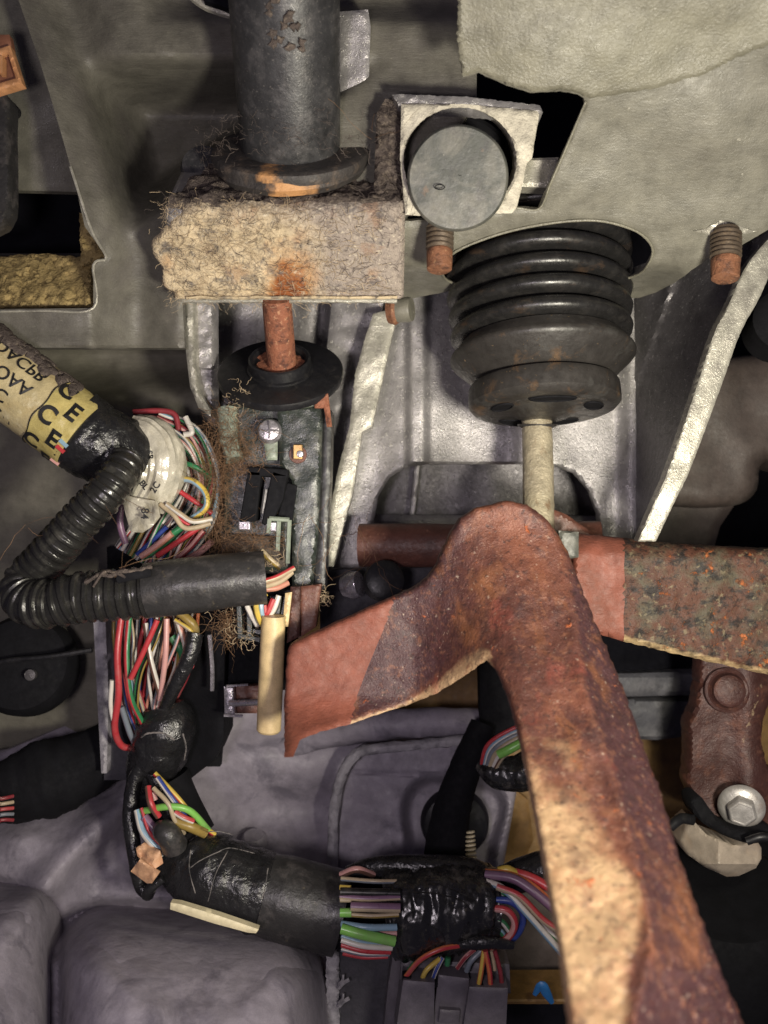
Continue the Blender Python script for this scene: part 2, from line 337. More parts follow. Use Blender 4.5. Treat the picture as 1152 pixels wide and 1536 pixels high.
m_ochre = mat('ochre_primer_panel', (.215, .12, .035), [dict(c=(.14, .07, .03), s=60, lo=.5, hi=.75, a=.6)], rough=.6, bump=((300, .3),))
m_kick = mat('grey_olive_kick_panel', (.165, .155, .125), [dict(c=(.24, .23, .18), s=25, lo=.45, hi=.7, a=.6)], rough=.42, bump=((300, .3, 3, (.4, 1, 2)), (1300, .12)))
m_duct = mat('brown_grey_duct', (.068, .053, .046), [dict(c=(.16, .145, .13), s=30, lo=.5, hi=.7, a=.5)], rough=.55, bump=((500, .15),))
m_void = mat('cavity_shade_black', (.006, .006, .009), [], rough=.9, spec=.1)  # black that puts the shade of deep openings into the colour
m_foam = mat('crumbly_tan_foam', (.36, .27, .12), [dict(c=(.13, .09, .05), s=300, lo=.55, hi=.68, a=.8, h=-.8), dict(c=(.5, .4, .2), s=500, lo=.55, hi=.7, a=.6)], rough=.95, bump=((300, 1.6), (900, .6)), spec=.1)
m_orange = mat('orange_tan_clip', (.52, .26, .12), [dict(c=(.3, .14, .07), s=150, lo=.5, hi=.7, a=.5)], rough=.45)
m_orangd = mat('brown_clip_insert', (.20, .085, .05), [], rough=.5)
m_rodb = mat('aged_cream_plastic', (.62, .47, .25), [dict(c=(.48, .35, .18), s=50, lo=.5, hi=.7, a=.6), dict(c=(.2, .13, .08), s=260, lo=.70, hi=.74, a=.6)], rough=.45, bump=((300, .1),))
m_cream = mat('pale_cream_plastic', (.72, .64, .42), [], rough=.45, grain=.1)
m_capc = mat('cream_moulded_cap', (.44, .37, .30), [dict(c=(.42, .30, .20), s=90, lo=.52, hi=.72, a=.6)], rough=.45, bump=((400, .15),))
m_paper = mat('peach_tape_scrap', (.62, .36, .21), [dict(c=(.42, .20, .10), s=110, lo=.5, hi=.7, a=.7)], rough=.55, bump=((220, .6),))
m_label = mat('yellowed_paper_label', (.50, .42, .23), [dict(c=(.45, .33, .13), s=70, lo=.5, hi=.7, a=.7), dict(c=(.68, .62, .42), s=110, lo=.56, hi=.7, a=.7), dict(c=(.20, .15, .08), s=420, lo=.66, hi=.74, a=.6)], rough=.35, bump=((110, .8), (500, .2)), coat=.3)
m_label2 = mat('yellow_printed_label', (.48, .40, .15), [dict(c=(.40, .30, .08), s=140, lo=.55, hi=.7, a=.7), dict(c=(.3, .42, .16), s=170, lo=.66, hi=.72, a=.6)], rough=.35, bump=((160, .6),))
m_wlabel = mat('crinkled_white_label', (.52, .49, .40), [dict(c=(.26, .23, .16), s=90, lo=.50, hi=.66, a=.75, st=(1.6, 1, .6))], rough=.2, bump=((100, 1.2, 1, (1.6, 1, .5)), (380, .4, 2)), coat=.5)
m_ink = mat('black_ink', (.012, .012, .012), [], rough=.5, grain=0, var=.05)
m_conn = mat('charcoal_connector_plastic', (.12, .108, .125), [dict(c=(.085, .08, .085), s=120, lo=.5, hi=.7, a=.5)], rough=.5, bump=((800, .08),))
m_hair = mat('brown_fibre', (.20, .12, .07), [], rough=.9, spec=.1, grain=0)
m_hairl = mat('pale_fibre', (.46, .36, .24), [], rough=.9, spec=.1, grain=0)
m_hairg = mat('grey_fibre', (.11, .09, .08), [], rough=.9, spec=.1, grain=0)
m_hairg2 = mat('pale_tape_edge', (.22, .20, .19), [dict(c=(.05, .05, .05), s=300, lo=.45, hi=.6, a=.9)], rough=.6, grain=0)
m_crump = mat('crumpled_black_tape', (.016, .016, .016), [dict(c=(.20, .185, .16), s=150, lo=.56, hi=.72, a=.55), dict(c=(.30, .27, .17), s=380, lo=.64, hi=.72, a=.5)], rough=.27, bump=((95, 2.6, 1, (1.6, 1, .7)), (260, .7, 1), (1500, .06)), spec=.8)
m_padm = mat('bluish_grey_insulation', (.085, .085, .10), [dict(c=(.16, .155, .17), s=60, lo=.5, hi=.7, a=.7), dict(c=(.04, .04, .05), s=130, lo=.55, hi=.68, a=.7)], rough=.6, bump=((200, .8), (800, .2)))
m_blue = mat('blue_plastic_scrap', (.03, .18, .48), [], rough=.4)
m_bracket = mat('maroon_rusted_bracket', (.060, .024, .020), [dict(c=(.17, .07, .045), s=160, lo=.52, hi=.7, a=.7), dict(c=(.05, .02, .02), s=60, lo=.5, hi=.7, a=.6), dict(c=(.55, .42, .26), s=330, lo=.80, hi=.95, attr=True, na=.6)], rough=.5, metal=.15, bump=((300, .3), (900, .3)))
m_bolt = mat('dull_zinc_bolt', (.46, .44, .42), [dict(c=(.28, .22, .18), s=140, lo=.52, hi=.7, a=.6)], rough=.42, metal=.45, bump=((500, .2),))
WC = dict(red=(.50, .02, .03), dred=(.26, .02, .03), white=(.66, .62, .55), pink=(.62, .30, .27), salmon=(.55, .22, .14), blue=(.02, .05, .28), lblue=(.22, .38, .50), grey=(.17, .20, .24),
          green=(.02, .20, .07), lime=(.20, .55, .07), yellow=(.62, .43, .03), gold=(.30, .20, .03), brown=(.13, .06, .04), black=(.012, .012, .012), orange=(.60, .14, .03), tan=(.46, .36, .22), purple=(.20, .10, .18))
m_w = {k: mat('wire_' + k, tuple(.86 * x + .14 * (sum(c) / 3) for x in c), [dict(c=tuple(x * .5 for x in c), s=150, lo=.56, hi=.76, a=.6), dict(c=(.26, .22, .18), s=90, lo=.52, hi=.78, a=.4, r=.7)], rough=.34, grain=.05, var=.08, spec=.5) for k, c in WC.items()}

# ------------------------------------------------------------------ setting: firewall, kick panel, floor insulation
mb = MB(); mb.box(V((0, .74, 0)), (1, 0, 0), (0, 1, 0), (0, 0, 1), .9, .01, .8)
tag(mb.build('firewall_wall', m_void), kind='structure')  # backdrop blackened so that openings look deep in shade

def kickD(x, y):
    d = 470 + 45 * (1 / (1 + math.exp(-(y - 516) / 4.0))) - 34 * (1 / (1 + math.exp(-(y - 572) / 10.0))) + .06 * max(0, y - 580)
    return d + .06 * (330 - x)
mb = MB(); relief(mb, [(-600, 380), (300, 380), (318, 620), (340, 860), (330, 1010), (190, 1080), (0, 1160), (-600, 1270)], kickD, 8, 3, 7, nz=((130, 3), (40, .8)))
tag(mb.build('kick_panel_wall', m_kick), kind='structure')

ybase = interp([900, 1040, 1140, 1160, 1205, 1240, 1300, 1400, 1536, 1700], [600, 548, 520, 518, 536, 530, 504, 478, 440, 400])
ybase0 = ybase
def ybase(y): return sum(ybase0(y + k * 9) for k in range(-4, 5)) / 9
def sdrr(x, y, cx, cy, hx, hy, r):
    qx, qy = abs(x - cx) - hx + r, abs(y - cy) - hy + r
    return min(max(qx, qy), 0) + math.hypot(max(qx, 0), max(qy, 0)) - r
def sm(a, b, v):
    t = min(1, max(0, (v - a) / (b - a))); return t * t * (3 - 2 * t)
def floorD(x, y):
    d = ybase(y) - sm(280, -60, x) * 20
    tilt = (x - 280) * .055
    s1 = sdrr(x, y - tilt, 284, 1640, 204, 258, 88); d -= 78 * (1 - math.exp(-6 * math.log1p(math.exp(min(60, (4 - s1) / 6.0))) / 36.0)) - 20 * math.exp(-((s1 - 12) / 12.0) ** 2)
    s2 = sdrr(x, y + (x + 60) * -.15, -60, 1600, 140, 270, 50) if x < 200 else 99
    d -= 66 * (1 - math.exp(-6 * math.log1p(math.exp(min(60, (4 - s2) / 6.0))) / 36.0)) - 14 * math.exp(-((s2 - 10) / 10.0) ** 2)
    d -= 26 * math.exp(-((x - 135) ** 2 / 4200 + (y - 1236) ** 2 / 2200)) + 22 * math.exp(-((x - 30) ** 2 / 5200 + (y - 1262) ** 2 / 1800))
    rid = (y - 1420) + (x + 20) * 1.05
    d -= 22 * math.exp(-(rid / 42.0) ** 2) * sm(1420, 1330, y)
    return d
mb = MB(); relief(mb, [(-600, 1240), (0, 1130), (190, 1050), (330, 1000), (430, 985), (560, 1000), (560, 1170), (520, 1300), (496, 1420), (496, 1800), (-600, 1800)], floorD, 10, 2, 6, nz=((90, 5), (34, 1.6), (13, .4)))
tag(mb.build('floor_insulation', m_pad), kind='structure')
mb = MB(); mb.lathe(P(383, 1292, 520), V((0, -.35, 1)), [(-.01, .0075), (.012, .0073), (.0165, .0068), (.018, .0055), (.0182, 0.0001)], 28)
tag(mb.build('floor_plug', m_pad), 'small round grey rubber plug standing on the dark insulation', 'plug')

# ochre painted panel behind everything on the lower right, and black trim under it
mb = MB(); relief(mb, [(440, 900), (1800, 900), (1800, 1345), (500, 1345)], plane3((500, 950, 575), (1100, 950, 575), (800, 1340, 560)), 4, 2, 30)
tag(mb.build('ochre_panel_wall', m_ochre), kind='structure')
t = thing('insulation_pad', P(620, 1320, 510), 'grey moulded insulation pad with scuffed raised rim and grommet cutout', 'insulation pad')
gko = rnd([(612, 1330), (611, 1260), (606, 1215), (620, 1180), (650, 1166), (690, 1172), (735, 1178), (757, 1205), (748, 1250), (738, 1290), (738, 1330)], 4)
def gsd(x, y):
    q = np.array([[x, y]]); return segdist(q, gko)[0] * (-1 if inside(q, gko)[0] else 1)
mb = MB(); relief(mb, [(497, 1330), (499, 1225), (508, 1168), (526, 1133), (550, 1120), (640, 1110), (712, 1104), (730, 1108), (752, 1175), (775, 1186), (750, 1330)], plane3((500, 1110, 512), (750, 1110, 512), (600, 1330, 500)), 30, 14, 3.8, nz=((60, 2), (18, .8)),
    attr=lambda x, y: 0, holes=(), drop=lambda x, y: (1.6 * math.exp(-((y - 1160 - 2 * math.sin(x / 30)) / 2.5) ** 2) if x > 530 else 0) + (16 * sm(9, -12, gsd(x, y))))
mb.build('pad_body', m_pad, t)
mb = MB(); mb.tube(pix([(498, 1335, 500), (501, 1225, 500), (511, 1168, 500), (530, 1136, 500), (552, 1125, 500), (640, 1116, 501), (715, 1108, 502)], 8), 8 * U(500), 10, rf=lambda s, a: 1 + .25 * noise.noise(V((s * 300, a, 0))))
mb.build('rim', m_padw, t)
mb = MB(); mb.tube(pix([(420, 1128, 530), (470, 1108, 525), (520, 1097, 520), (580, 1087, 517), (650, 1084, 516), (730, 1085, 518), (800, 1085, 520)], 10), [17 * U(520) * (1 + .3 * min(1, i / 30)) for i in range(61)], 14, rf=lambda s, a: 1 + .12 * noise.noise(V((s * 90, a * 1.3, 3))))
mb.build('rolled_edge', m_pad, t)
t = thing('insulation_strip', P(985, 1110, 540), 'blue grey insulation strip with a groove behind the long rusty arm', 'insulation strip')
mb = MB(); relief(mb, [(880, 1012), (1080, 1006), (1080, 1042), (880, 1046)], flat(528), 20, 6, 6, nz=((40, 1.5),)); mb.build('upper_band', m_padm, t)
mb = MB(); relief(mb, [(880, 1050), (1075, 1047), (1060, 1070), (1040, 1088), (1020, 1106), (985, 1110), (930, 1108), (880, 1108)], flat(534), 20, 8, 6, nz=((30, 2.5), (12, .8))); mb.build('lower_band', m_padm, t)
mb = MB(); relief(mb, [(840, 930), (1090, 940), (1090, 1012), (840, 1012)], flat(540), 14, 2, 10); mb.build('gap_shade_sheet', m_void, t)  # black sheet standing in for the shade above the strip
# black grommet with ribs and its black cable
t = thing('grommet', P(690, 1300, 498), 'round black rubber grommet seated in the pad cutout with a small ribbed spring', 'grommet')
mb = MB(); mb.lathe(P(682, 1232, 512), (0, -1, 0), [(0, .019), (.004, .0185), (.007, .017), (.0085, .013), (.009, .0001)], 40); mb.build('flange', m_blackp, t)
mb = MB()
for k in range(7): mb.lathe(P(705, 1246 + k * 6.4, 474 - k), (.12, -.2, -1), [(0, .0012), (.0002, .0024 + k * .00015), (.0011, .0024 + k * .00015), (.0013, .0012)], 16)
mb.build('ribbed_boot', m_cream, t)
mb = MB(); mb.tube(pix([(724, 1085, 490), (714, 1112, 488), (699, 1150, 486), (682, 1200, 482), (672, 1250, 478), (668, 1310, 470)], 8), [30 * U(480) * f_ for f_ in np.interp(range(41), [0, 20, 30, 40], [.62, .85, 1.0, 1.15])], 16, rf=lambda s, a: 1 + .05 * noise.noise(V((s * 200, a, 0))))
tag(mb.build('black_cable', m_matte), 'thick matte black cable running down into the grommet', 'cable')
mb = MB(); relief(mb, [(718, 960), (790, 960), (790, 1120), (722, 1112)], flat(500), 14, 5, 8); tag(mb.build('black_post', m_matte), 'flat black plastic post between the two rusty arms', 'post')

# ------------------------------------------------------------------ upper sheet-metal bracket
plD = plane3((700, 0, 345), (1150, 0, 340), (800, 450, 432))
t_br = thing('pedal_bracket', P(850, 440, 430), 'large olive painted sheet metal bracket with slot and round boot hole', 'bracket')
plate = [(690, -140), (1800, -140), (1800, 120), (1152, 345), (1105, 372), (1062, 388), (1012, 424), (985, 438), (958, 447), (820, 452), (676, 436), (600, 452), (545, 452), (545, 335), (640, 330), (700, 324), (775, 312), (808, 314), (845, 232), (878, 158), (876, 147), (866, 141), (840, 137), (795, 139), (760, 128), (735, 117), (718, 109), (706, 113), (694, 116), (688, 60)]
hole = rnd([(664, 412), (676, 383), (720, 361), (780, 343), (850, 332), (905, 332), (955, 347), (978, 370), (974, 394), (950, 415), (880, 425), (770, 432), (690, 427)], 4)
def plS(x, y): return plD(x, y) + 2.4 * noise.noise(V((x / 150, y / 150, 255))) + .5 * noise.noise(V((x / 50, y / 50, 85))) + 34 * sm(392, 446, y) * sm(1060, 980, x)
mb = MB(); relief(mb, plate, plS, 3.2, 3, 6, holes=[hole], ext=(0, .9, .6), jit=.35)
mb.build('plate', m_olive, t_br)
coat = [(691, -140), (1800, -140), (1800, -100), (1152, 68), (1105, 86), (1060, 110), (1000, 128), (940, 140), (885, 148), (866, 139), (840, 135), (795, 137), (760, 126), (735, 115), (718, 107), (706, 111), (693, 113), (686, 60)]
mb = MB(); relief(mb, coat, lambda x, y: plS(x, y) - 2.2, 2, 4, 4.5, ext=(0, .9, .6), nz=((30, .35),), jit=.8)
mb.build('undercoat_layer', m_coat, t_br)
mb = MB(); mb.tube([P(x, y, plS(x, y) - .1) for x, y in hole + hole[:1]], .0006, 8, rf=lambda s, a: 1 + .3 * noise.noise(V((s * 150, 0, 0))))
mb.build('hole_lip', m_coat, t_br)
mb = MB(); mb.tube([P(x, y, plS(x, y) - .1) for x, y in spl([(879, 152), (862, 192), (845, 232), (826, 275), (809, 313), (775, 312)], 5)], .0005, 6); mb.build('slot_lip', m_coat, t_br)
# slot inside: cross bar and dark well
mb = MB(); relief(mb, [(780, 238), (838, 236), (826, 282), (776, 280)], flat(405), 8, 4, 5, nz=((20, .8),)); mb.build('cross_bar', m_bright, t_br)

# panel left of the damper: curved flange, lit shelf, dark recess
def edgeX(y): return float(np.interp(y, [-140, 0, 100, 200, 300, 388], [-22, 28, 62, 92, 119, 137]))
def recD(x, y):
    e = x - edgeX(min(y, 388))
    d = 404 - 10 * math.exp(-max(0, e) / 26.0) + 8 * math.exp(-((e - 72) / 34.0) ** 2)
    sh = sm(78, 178, y) * sm(40, 140, e) * (1 - sm(.0, 60, y - 330 + e * .55))
    d += 74 * sh + sm(300, 500, y) * 26
    d += 12 * sm(40, 0, y) * sm(200, 280, x)
    return d
rec = [(-22, -140), (715, -140), (715, 150), (600, 340), (600, 440), (274, 450), (277, 522), (-560, 520), (-560, 470), (140, 462), (140, 398), (160, 386)] + [(edgeX(y), y) for y in (340, 280, 220, 160, 100, 40, -20, -80)]
mb = MB(); relief(mb, rec, recD, 5, 4, 7, nz=((120, 3), (40, 1.0), (16, .25)))
t = thing('dash_panel', P(300, 500, 430), 'olive grey pressed dash panel left of the black damper tube', 'panel')
mb.build('sheet', m_olived, t)
mb = MB(); mb.tube([P(x, y, recD(x, y) - .2) for x, y in spl([(edgeX(250), 250), (137, 345), (159, 386), (140, 398), (140, 462), (60, 466), (-60, 468)], 6)], .0006, 6); mb.build('trimmed_edge', m_bright, t)
mb = MB(); mb.tube(pix([(255, -40, 385), (300, 0, 388), (330, 14, 389), (362, 22, 390)], 6), .0026, 8); mb.build('pressed_lip', m_bright, t)
mb = MB(); relief(mb, [(285, -80), (370, -80), (370, 24), (330, 8), (305, 0)], flat(380), 4, 2, 8); mb.build('lip_gap_shade', m_void, t)  # black sheet standing in for the shade behind the pressed lip
mb = MB(); relief(mb, [(505, 18), (552, 14), (556, 40), (553, 130), (551, 222), (505, 225)], plane3((510, 20, 398), (550, 20, 396), (530, 220, 414)), 14, 4, 6, nz=((30, .8),)); tag(mb.build('flange_strip', m_grey), 'narrow grey metal flange strip just right of the damper tube', 'flange')
# left plate, cavity, foam
mb = MB(); relief(mb, [(-560, -140), (60, -140), (140, 240), (156, 345), (128, 330), (120, 288), (-560, 270)], plane3((0, 0, 420), (120, 0, 420), (60, 300, 440)), 4, 3, 8, nz=((60, 1.5),)); tag(mb.build('side_panel', m_olive), 'olive sheet metal behind the curved flange at the upper left', 'panel')
mb = MB(); relief(mb, [(-560, 240), (170, 240), (170, 410), (-560, 410)], flat(500), 4, 0, 30); tag(mb.build('cavity_shade_wall', m_void), kind='structure')  # black sheet in place of the deep shade inside the opening
mb = MB(); relief(mb, [(-520, 388), (0, 384), (60, 380), (122, 385), (136, 392), (137, 456), (60, 459), (-520, 461)], plane3((0, 380, 440), (130, 380, 436), (60, 460, 424)), 30, 4, 4, nz=((30, 3), (9, 1.6), (4, .8)), jit=.8)
tag(mb.build('foam_block', m_foam), 'crumbly tan foam block lying along the bottom of the black opening', 'foam')
mb = MB(); relief(mb, [(119, 318), (132, 322), (150, 368), (157, 385), (139, 396), (122, 400), (120, 360)], flat(428), 22, 3, 3.5, nz=((20, 2), (8, 1.2)), jit=.7)
tag(mb.build('foam_strip', m_foam), 'small upright piece of tan foam tucked behind the flange corner', 'foam')
# orange clip and black rounded strap on the far left
t = thing('orange_clip', P(10, 135, 385), 'square orange tan plastic clip with brown centre at the upper left edge', 'clip')
cq = lambda s_: [(6 + s_ * a, 103 + s_ * b) for a, b in ((-34, -22), (9, -35), (27, 22), (-16, 35))]
mb = MB(); relief(mb, cq(1.0), flat(385), 5, 2.5, 4, holes=[cq(.66)]); mb.build('frame', m_orange, t)
mb = MB(); relief(mb, cq(.68), flat(388), 3, 1, 5); mb.build('centre', m_orangd, t)
mb = MB(); relief(mb, [(-30, 52), (14, 52), (18, 72), (-30, 84)], flat(388), 4, 2, 5); mb.build('tab', m_orangd, t)
mb = MB(); mb.box(P(4, 100, 385), (1, 0, 0), (0, 1, 0), (0, 0, 1), .0008, .002, .0035); mb.build('catch', m_orange, t)
mb = MB(); relief(mb, rnd([(-60, 130), (8, 140), (14, 200), (15, 300), (10, 325), (-6, 342), (-60, 345)], 4), flat(392), 9, 6, 5); tag(mb.build('black_strap', m_taped), 'black rounded plastic strap hanging below the orange clip', 'strap')
mb = MB(); mb.lathe(P(22, 170, 410), (0, -1, 0), [(0, .003), (.006, .003), (.008, .002), (.0082, .0001)], 16); tag(mb.build('push_pin', m_blackp), 'small black push pin beside the black strap', 'pin')

# ------------------------------------------------------------------ lower grey support (stamped legs)
t_sup = thing('pedal_support', P(700, 850, 460), 'speckled grey stamped support with ribs and an arched opening', 'bracket')
facD = lambda x, y: 506 + 4 * sm(610, 560, x) - .02 * (y - 600)
fac = [(500, 430), (975, 420), (968, 600), (966, 830), (900, 830), (896, 770), (884, 735), (862, 710), (835, 699), (790, 696), (640, 696), (612, 700), (584, 716), (567, 745), (561, 780), (559, 852), (492, 856), (500, 760), (530, 600)]
def ribs(x, y):
    d = -4.5 * sm(20, 8, abs(x - 626)) * sm(702, 690, y)
    d += 3.5 * sm(640, 700, x) * sm(790, 760, x)
    d -= 5 * sm(920, 950, x) * sm(985, 960, x)
    return d
mb = MB(); relief(mb, fac, facD, 5, 4, 4.6, nz=((80, 1.4), (30, .25)), drop=ribs, jit=.3); mb.build('face_plate', m_grey, t_sup)
def sideD(x, y): 
    e = float(np.interp(y, [370, 460, 570, 690, 740, 805], [1160, 1100, 1062, 1015, 995, 965]))
    return 502 - 82 * min(1.05, max(0, (x - 952) / max(40, e - 952)))
mb = MB(); relief(mb, [(952, 400), (1010, 380), (1152, 300), (1260, 260), (1260, 300), (1150, 400), (1108, 470), (1068, 560), (1020, 690), (998, 745), (975, 815), (952, 830)], sideD, 4, 2, 6, ext=(.3, 1, 0), nz=((40, 1.2), (12, .6)), drop=lambda x, y: -3 * math.exp(-(((x - 955) - (570 - y) * .36) / 5) ** 2) * sm(380, 420, y) * sm(575, 560, y)); mb.build('side_plate', m_greyd, t_sup)
eg = spl([(1240, 292, 408), (1150, 388, 411), (1118, 450, 412), (1092, 500, 412), (1068, 570, 412), (1040, 650, 412), (1016, 715, 413), (995, 760, 414), (972, 812, 415)], 8)
mb = MB(); outl = [(q[0] - w_, q[1]) for q, w_ in zip(eg, np.linspace(24, 15, len(eg)))] + [(q[0] + w_, q[1]) for q, w_ in zip(eg[::-1], np.linspace(12, 22, len(eg)))]
relief(mb, outl, lambda x, y: 414 + .004 * (y - 300), 8, 2, 3.2, nz=((60, 1.4), (14, .12)), jit=.2); mb.build('edge_flange', m_bright, t_sup)
mb = MB(); mb.lathe(P(977, 724, 466), (.5, -1, 0), [(0, .0012), (.002, .0012)], 10); mb.build('slot_mark', m_matte, t_sup)
# bright folded strip and purple web right of the switch, pale strips on the left
st = [(560, 470), (600, 462), (588, 505), (576, 560), (558, 640), (543, 648), (530, 735), (512, 800), (500, 850), (488, 850), (492, 780), (508, 700), (524, 640), (533, 560), (548, 505)]
mb = MB(); relief(mb, st, lambda x, y: 476 - .01 * (y - 600), 18, 2, 4, nz=((40, 1.2), (12, .3)), jit=.3); mb.build('folded_strip', m_bright, t_sup)
mb = MB(); relief(mb, [(500, 430), (580, 430), (560, 520), (530, 640), (500, 760), (488, 850), (478, 850), (480, 620)], lambda x, y: 492 + (560 - x) * .1, 10, 3, 6, nz=((20, 1.4),)); mb.build('web', m_grey, t_sup)
mb = MB(); relief(mb, [(300, 430), (560, 430), (530, 640), (480, 860), (330, 860), (320, 640)], flat(530), 6, 3, 9, nz=((50, 3), (16, .6)), drop=lambda x, y: -8 * math.exp(-((x - 505) / 14) ** 2) - 5 * math.exp(-((x - 465) / 18) ** 2)); mb.build('back_web', m_grey, t_sup)
mb = MB(); relief(mb, [(276, 430), (292, 430), (294, 550), (300, 590), (316, 615), (316, 625), (298, 612), (285, 580), (279, 530)], flat(440), 12, 4, 4, nz=((16, 1),)); mb.build('left_lip', m_bright, t_sup)
mb = MB(); relief(mb, [(290, 430), (321, 430), (322, 640), (308, 600), (296, 560)], flat(448), 12, 5, 4, nz=((16, 1.2), (7, .5)), drop=lambda x, y: 4 if y > 552 else 0); mb.build('left_leg', m_grey, t_sup)
# behind the arch
t = thing('rear_beam', P(730, 800, 520), 'dark grey beam with a slanted rib seen through the arched opening', 'beam')
mb = MB(); relief(mb, [(540, 680), (920, 680), (920, 840), (540, 840)], flat(562), 6, 2, 10, nz=((40, 2),)); mb.build('web', m_greyd, t)
mb = MB(); mb.tube(pix([(627, 690, 554), (622, 740, 554), (614, 800, 554)], 6), 5 * U(512), 8, rf=lambda s, a: 1 + .2 * noise.noise(V((s * 200, a, 0)))); mb.build('rib', m_grey, t)
mb = MB(); relief(mb, [(560, 772), (900, 774), (900, 800), (560, 800)], flat(545), 10, 4, 8); mb.build('lower_flange', m_grey, t)
# right background: duct
t = thing('air_duct', P(1080, 810, 540), 'brown grey rounded plastic duct behind the pale bracket flange', 'duct')
mb = MB(); relief(mb, rnd([(940, 560), (1060, 540), (1200, 530), (1260, 560), (1250, 700), (1150, 690), (1135, 735), (1110, 756), (1060, 762), (1010, 760), (940, 770)], 4), flat(520), 50, 26, 7, nz=((70, 3),)); mb.build('upper_shell', m_duct, t)
mb = MB(); relief(mb, [(930, 730), (1110, 745), (1080, 790), (1066, 840), (930, 840)], flat(545), 40, 8, 8); mb.build('lower_shell', m_duct, t)
mb = MB(); mb.lathe(P(1160, 500, 480), (-.1, -1, .15), [(0, .016), (.02, .016), (.022, .013), (.0222, .0001)], 32); mb.build('inlet', m_matte, t)
mb = MB(); mb.lathe(P(1158, 478, 470), (0, -1, .2), [(0, .006), (.01, .006), (.011, .0001)], 20); mb.build('fitting', m_brass, t)

# ------------------------------------------------------------------ damper strut with dusty box
th = math.radians(40); A = V((0, -math.sin(th), math.cos(th))); Nn = V((0, -math.cos(th), -math.sin(th))); X = V((1, 0, 0))
t_d = thing('damper_strut', P(430, 300, 390), 'black damper tube standing on a dust caked square box', 'damper')
base = P(436, 220, 404)
def dent(t_, a): return 1
mb = MB(); mb.lathe(base, A + V((.02, 0, 0)), [(-.006, .0205), (0, .0211), (.0015, .0216), (.02, .0218), (.05, .0220), (.075, .0221), (.10, .0221)], 72)
mb.build('tube', m_damper, t_d)
mb = MB()
for k in range(26):
    a = R.uniform(-.9, .9); s_ = R.uniform(.043, .075)
    c = base + A * s_ + (X * math.sin(a * .32 + .14) + Nn * math.cos(a * .32)) * .0229
    mb.lathe(c - (c - base - A * s_).normalized() * .0006, (c - base - A * s_), [(0, .0016), (.0006, .0013), (.0008, .0005), (.00081, .0001)], 7, rf=lambda t_, a_: 1 + .4 * math.sin(3 * a_ + k))
mb.build('peeling_patch', m_dustdark, t_d)
mb = MB(); mb.lathe(base - A * .003, A, [(-.0022, .030), (-.002, .0338), (.0003, .0344), (.0022, .0338), (.0028, .0328), (.003, .030), (.0026, .021)], 64, rf=lambda t_, a: 1 + .012 * math.sin(3 * a) + .006 * math.sin(11 * a))
col_o = mb.build('collar', m_collar, t_d)
mb = MB(); mb.lathe(base - A * .0065, A, [(-.003, .032), (0, .034), (.003, .033), (.0032, .024)], 64, rf=lambda t_, a: 1 + .02 * math.sin(2 * a + 1) + .01 * math.sin(9 * a)); ring_o = mb.build('rust_ring', m_collar, t_d)
for o_, cx_ in ((col_o, -.006), (ring_o, .004)):
    sa_ = o_.data.attributes.new('stain', 'FLOAT', 'POINT'); wl_ = world_loc(t_d)
    sa_.data.foreach_set('value', [(.75 if o_ is ring_o else .55) * math.exp(-((v.co.x + wl_.x - base.x - cx_) / (.012 if o_ is ring_o else .006)) ** 2) * (1 if (v.co + wl_ - base).dot(Nn) > 0 else 0) for v in o_.data.vertices])
mb = MB(); mb.lathe(P(305, 250, 420), V((0, -1, .3)), [(-.01, .010), (.0, .0105), (.003, .009), (.0035, .0001)], 32); mb.build('lug', m_damper, t_d)
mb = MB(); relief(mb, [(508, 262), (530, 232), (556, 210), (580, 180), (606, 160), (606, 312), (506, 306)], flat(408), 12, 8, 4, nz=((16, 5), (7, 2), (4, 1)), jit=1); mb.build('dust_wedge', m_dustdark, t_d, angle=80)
# box body : grid with fuzzy displacement.  front-top edge centre
O = P(418, 308, 384); W0, W1, H, DP = -.0497, .0525, .044, .058
def fuzz(p, k=1.0): return k * (.0015 * noise.fractal(p * 130, 1.0, 2.0, 3) + .0004 * noise.noise(p * 700))
mb = MB(); nu, nv = 110, 64; g = []; at = []
for j in range(nv + 1):
    for i in range(nu + 1):
        u_, v_ = i / nu, j / nv
        x = W0 + (W1 - W0) * u_; h = -H * v_
        wl = sm(.10, 0, u_) * .5 + .0
        x += .006 * math.sin(v_ * 3.14) * -sm(.16, 0, u_) + (.010 * sm(.42, 0, v_) * sm(.25, 0, u_))
        e = min(u_, 1 - u_) * (W1 - W0); e2 = min(v_ * H, (1 - v_) * H); r = .004
        back = sum(r * (1 - math.sqrt(max(0, 1 - max(0, 1 - q / r) ** 2))) for q in (e, e2))
        rimk = -.0015 * math.exp(-((v_ - .955) / .02) ** 2) + .0012 * math.exp(-((v_ - .90) / .022) ** 2) + (.0010 * math.exp(-((u_ - .965) / .007) ** 2) if v_ > .05 else 0)
        p = O + X * x + A * h
        kk = .85 - .6 * sm(.35, .95, u_)
        p = p - Nn * (back + rimk + fuzz(p, kk)) + A * (fuzz(p + V((3, 1, 2)), kk) if v_ < .1 else 0) + X * (fuzz(p + V((1, 5, 2)), 2) if u_ < .05 else 0)
        g.append(p); at.append(.15 + .55 * sm(.42, .8, u_) + .2 * sm(.3, 0, v_) )
fs = [(j * (nu + 1) + i, j * (nu + 1) + i + 1, (j + 1) * (nu + 1) + i + 1, (j + 1) * (nu + 1) + i) for j in range(nv) for i in range(nu)]
mb.add(g, fs, 0, at); bo = mb.build('box_front', m_felt, t_d, angle=80)
sta = bo.data.attributes.new('stain', 'FLOAT', 'POINT'); sv = []
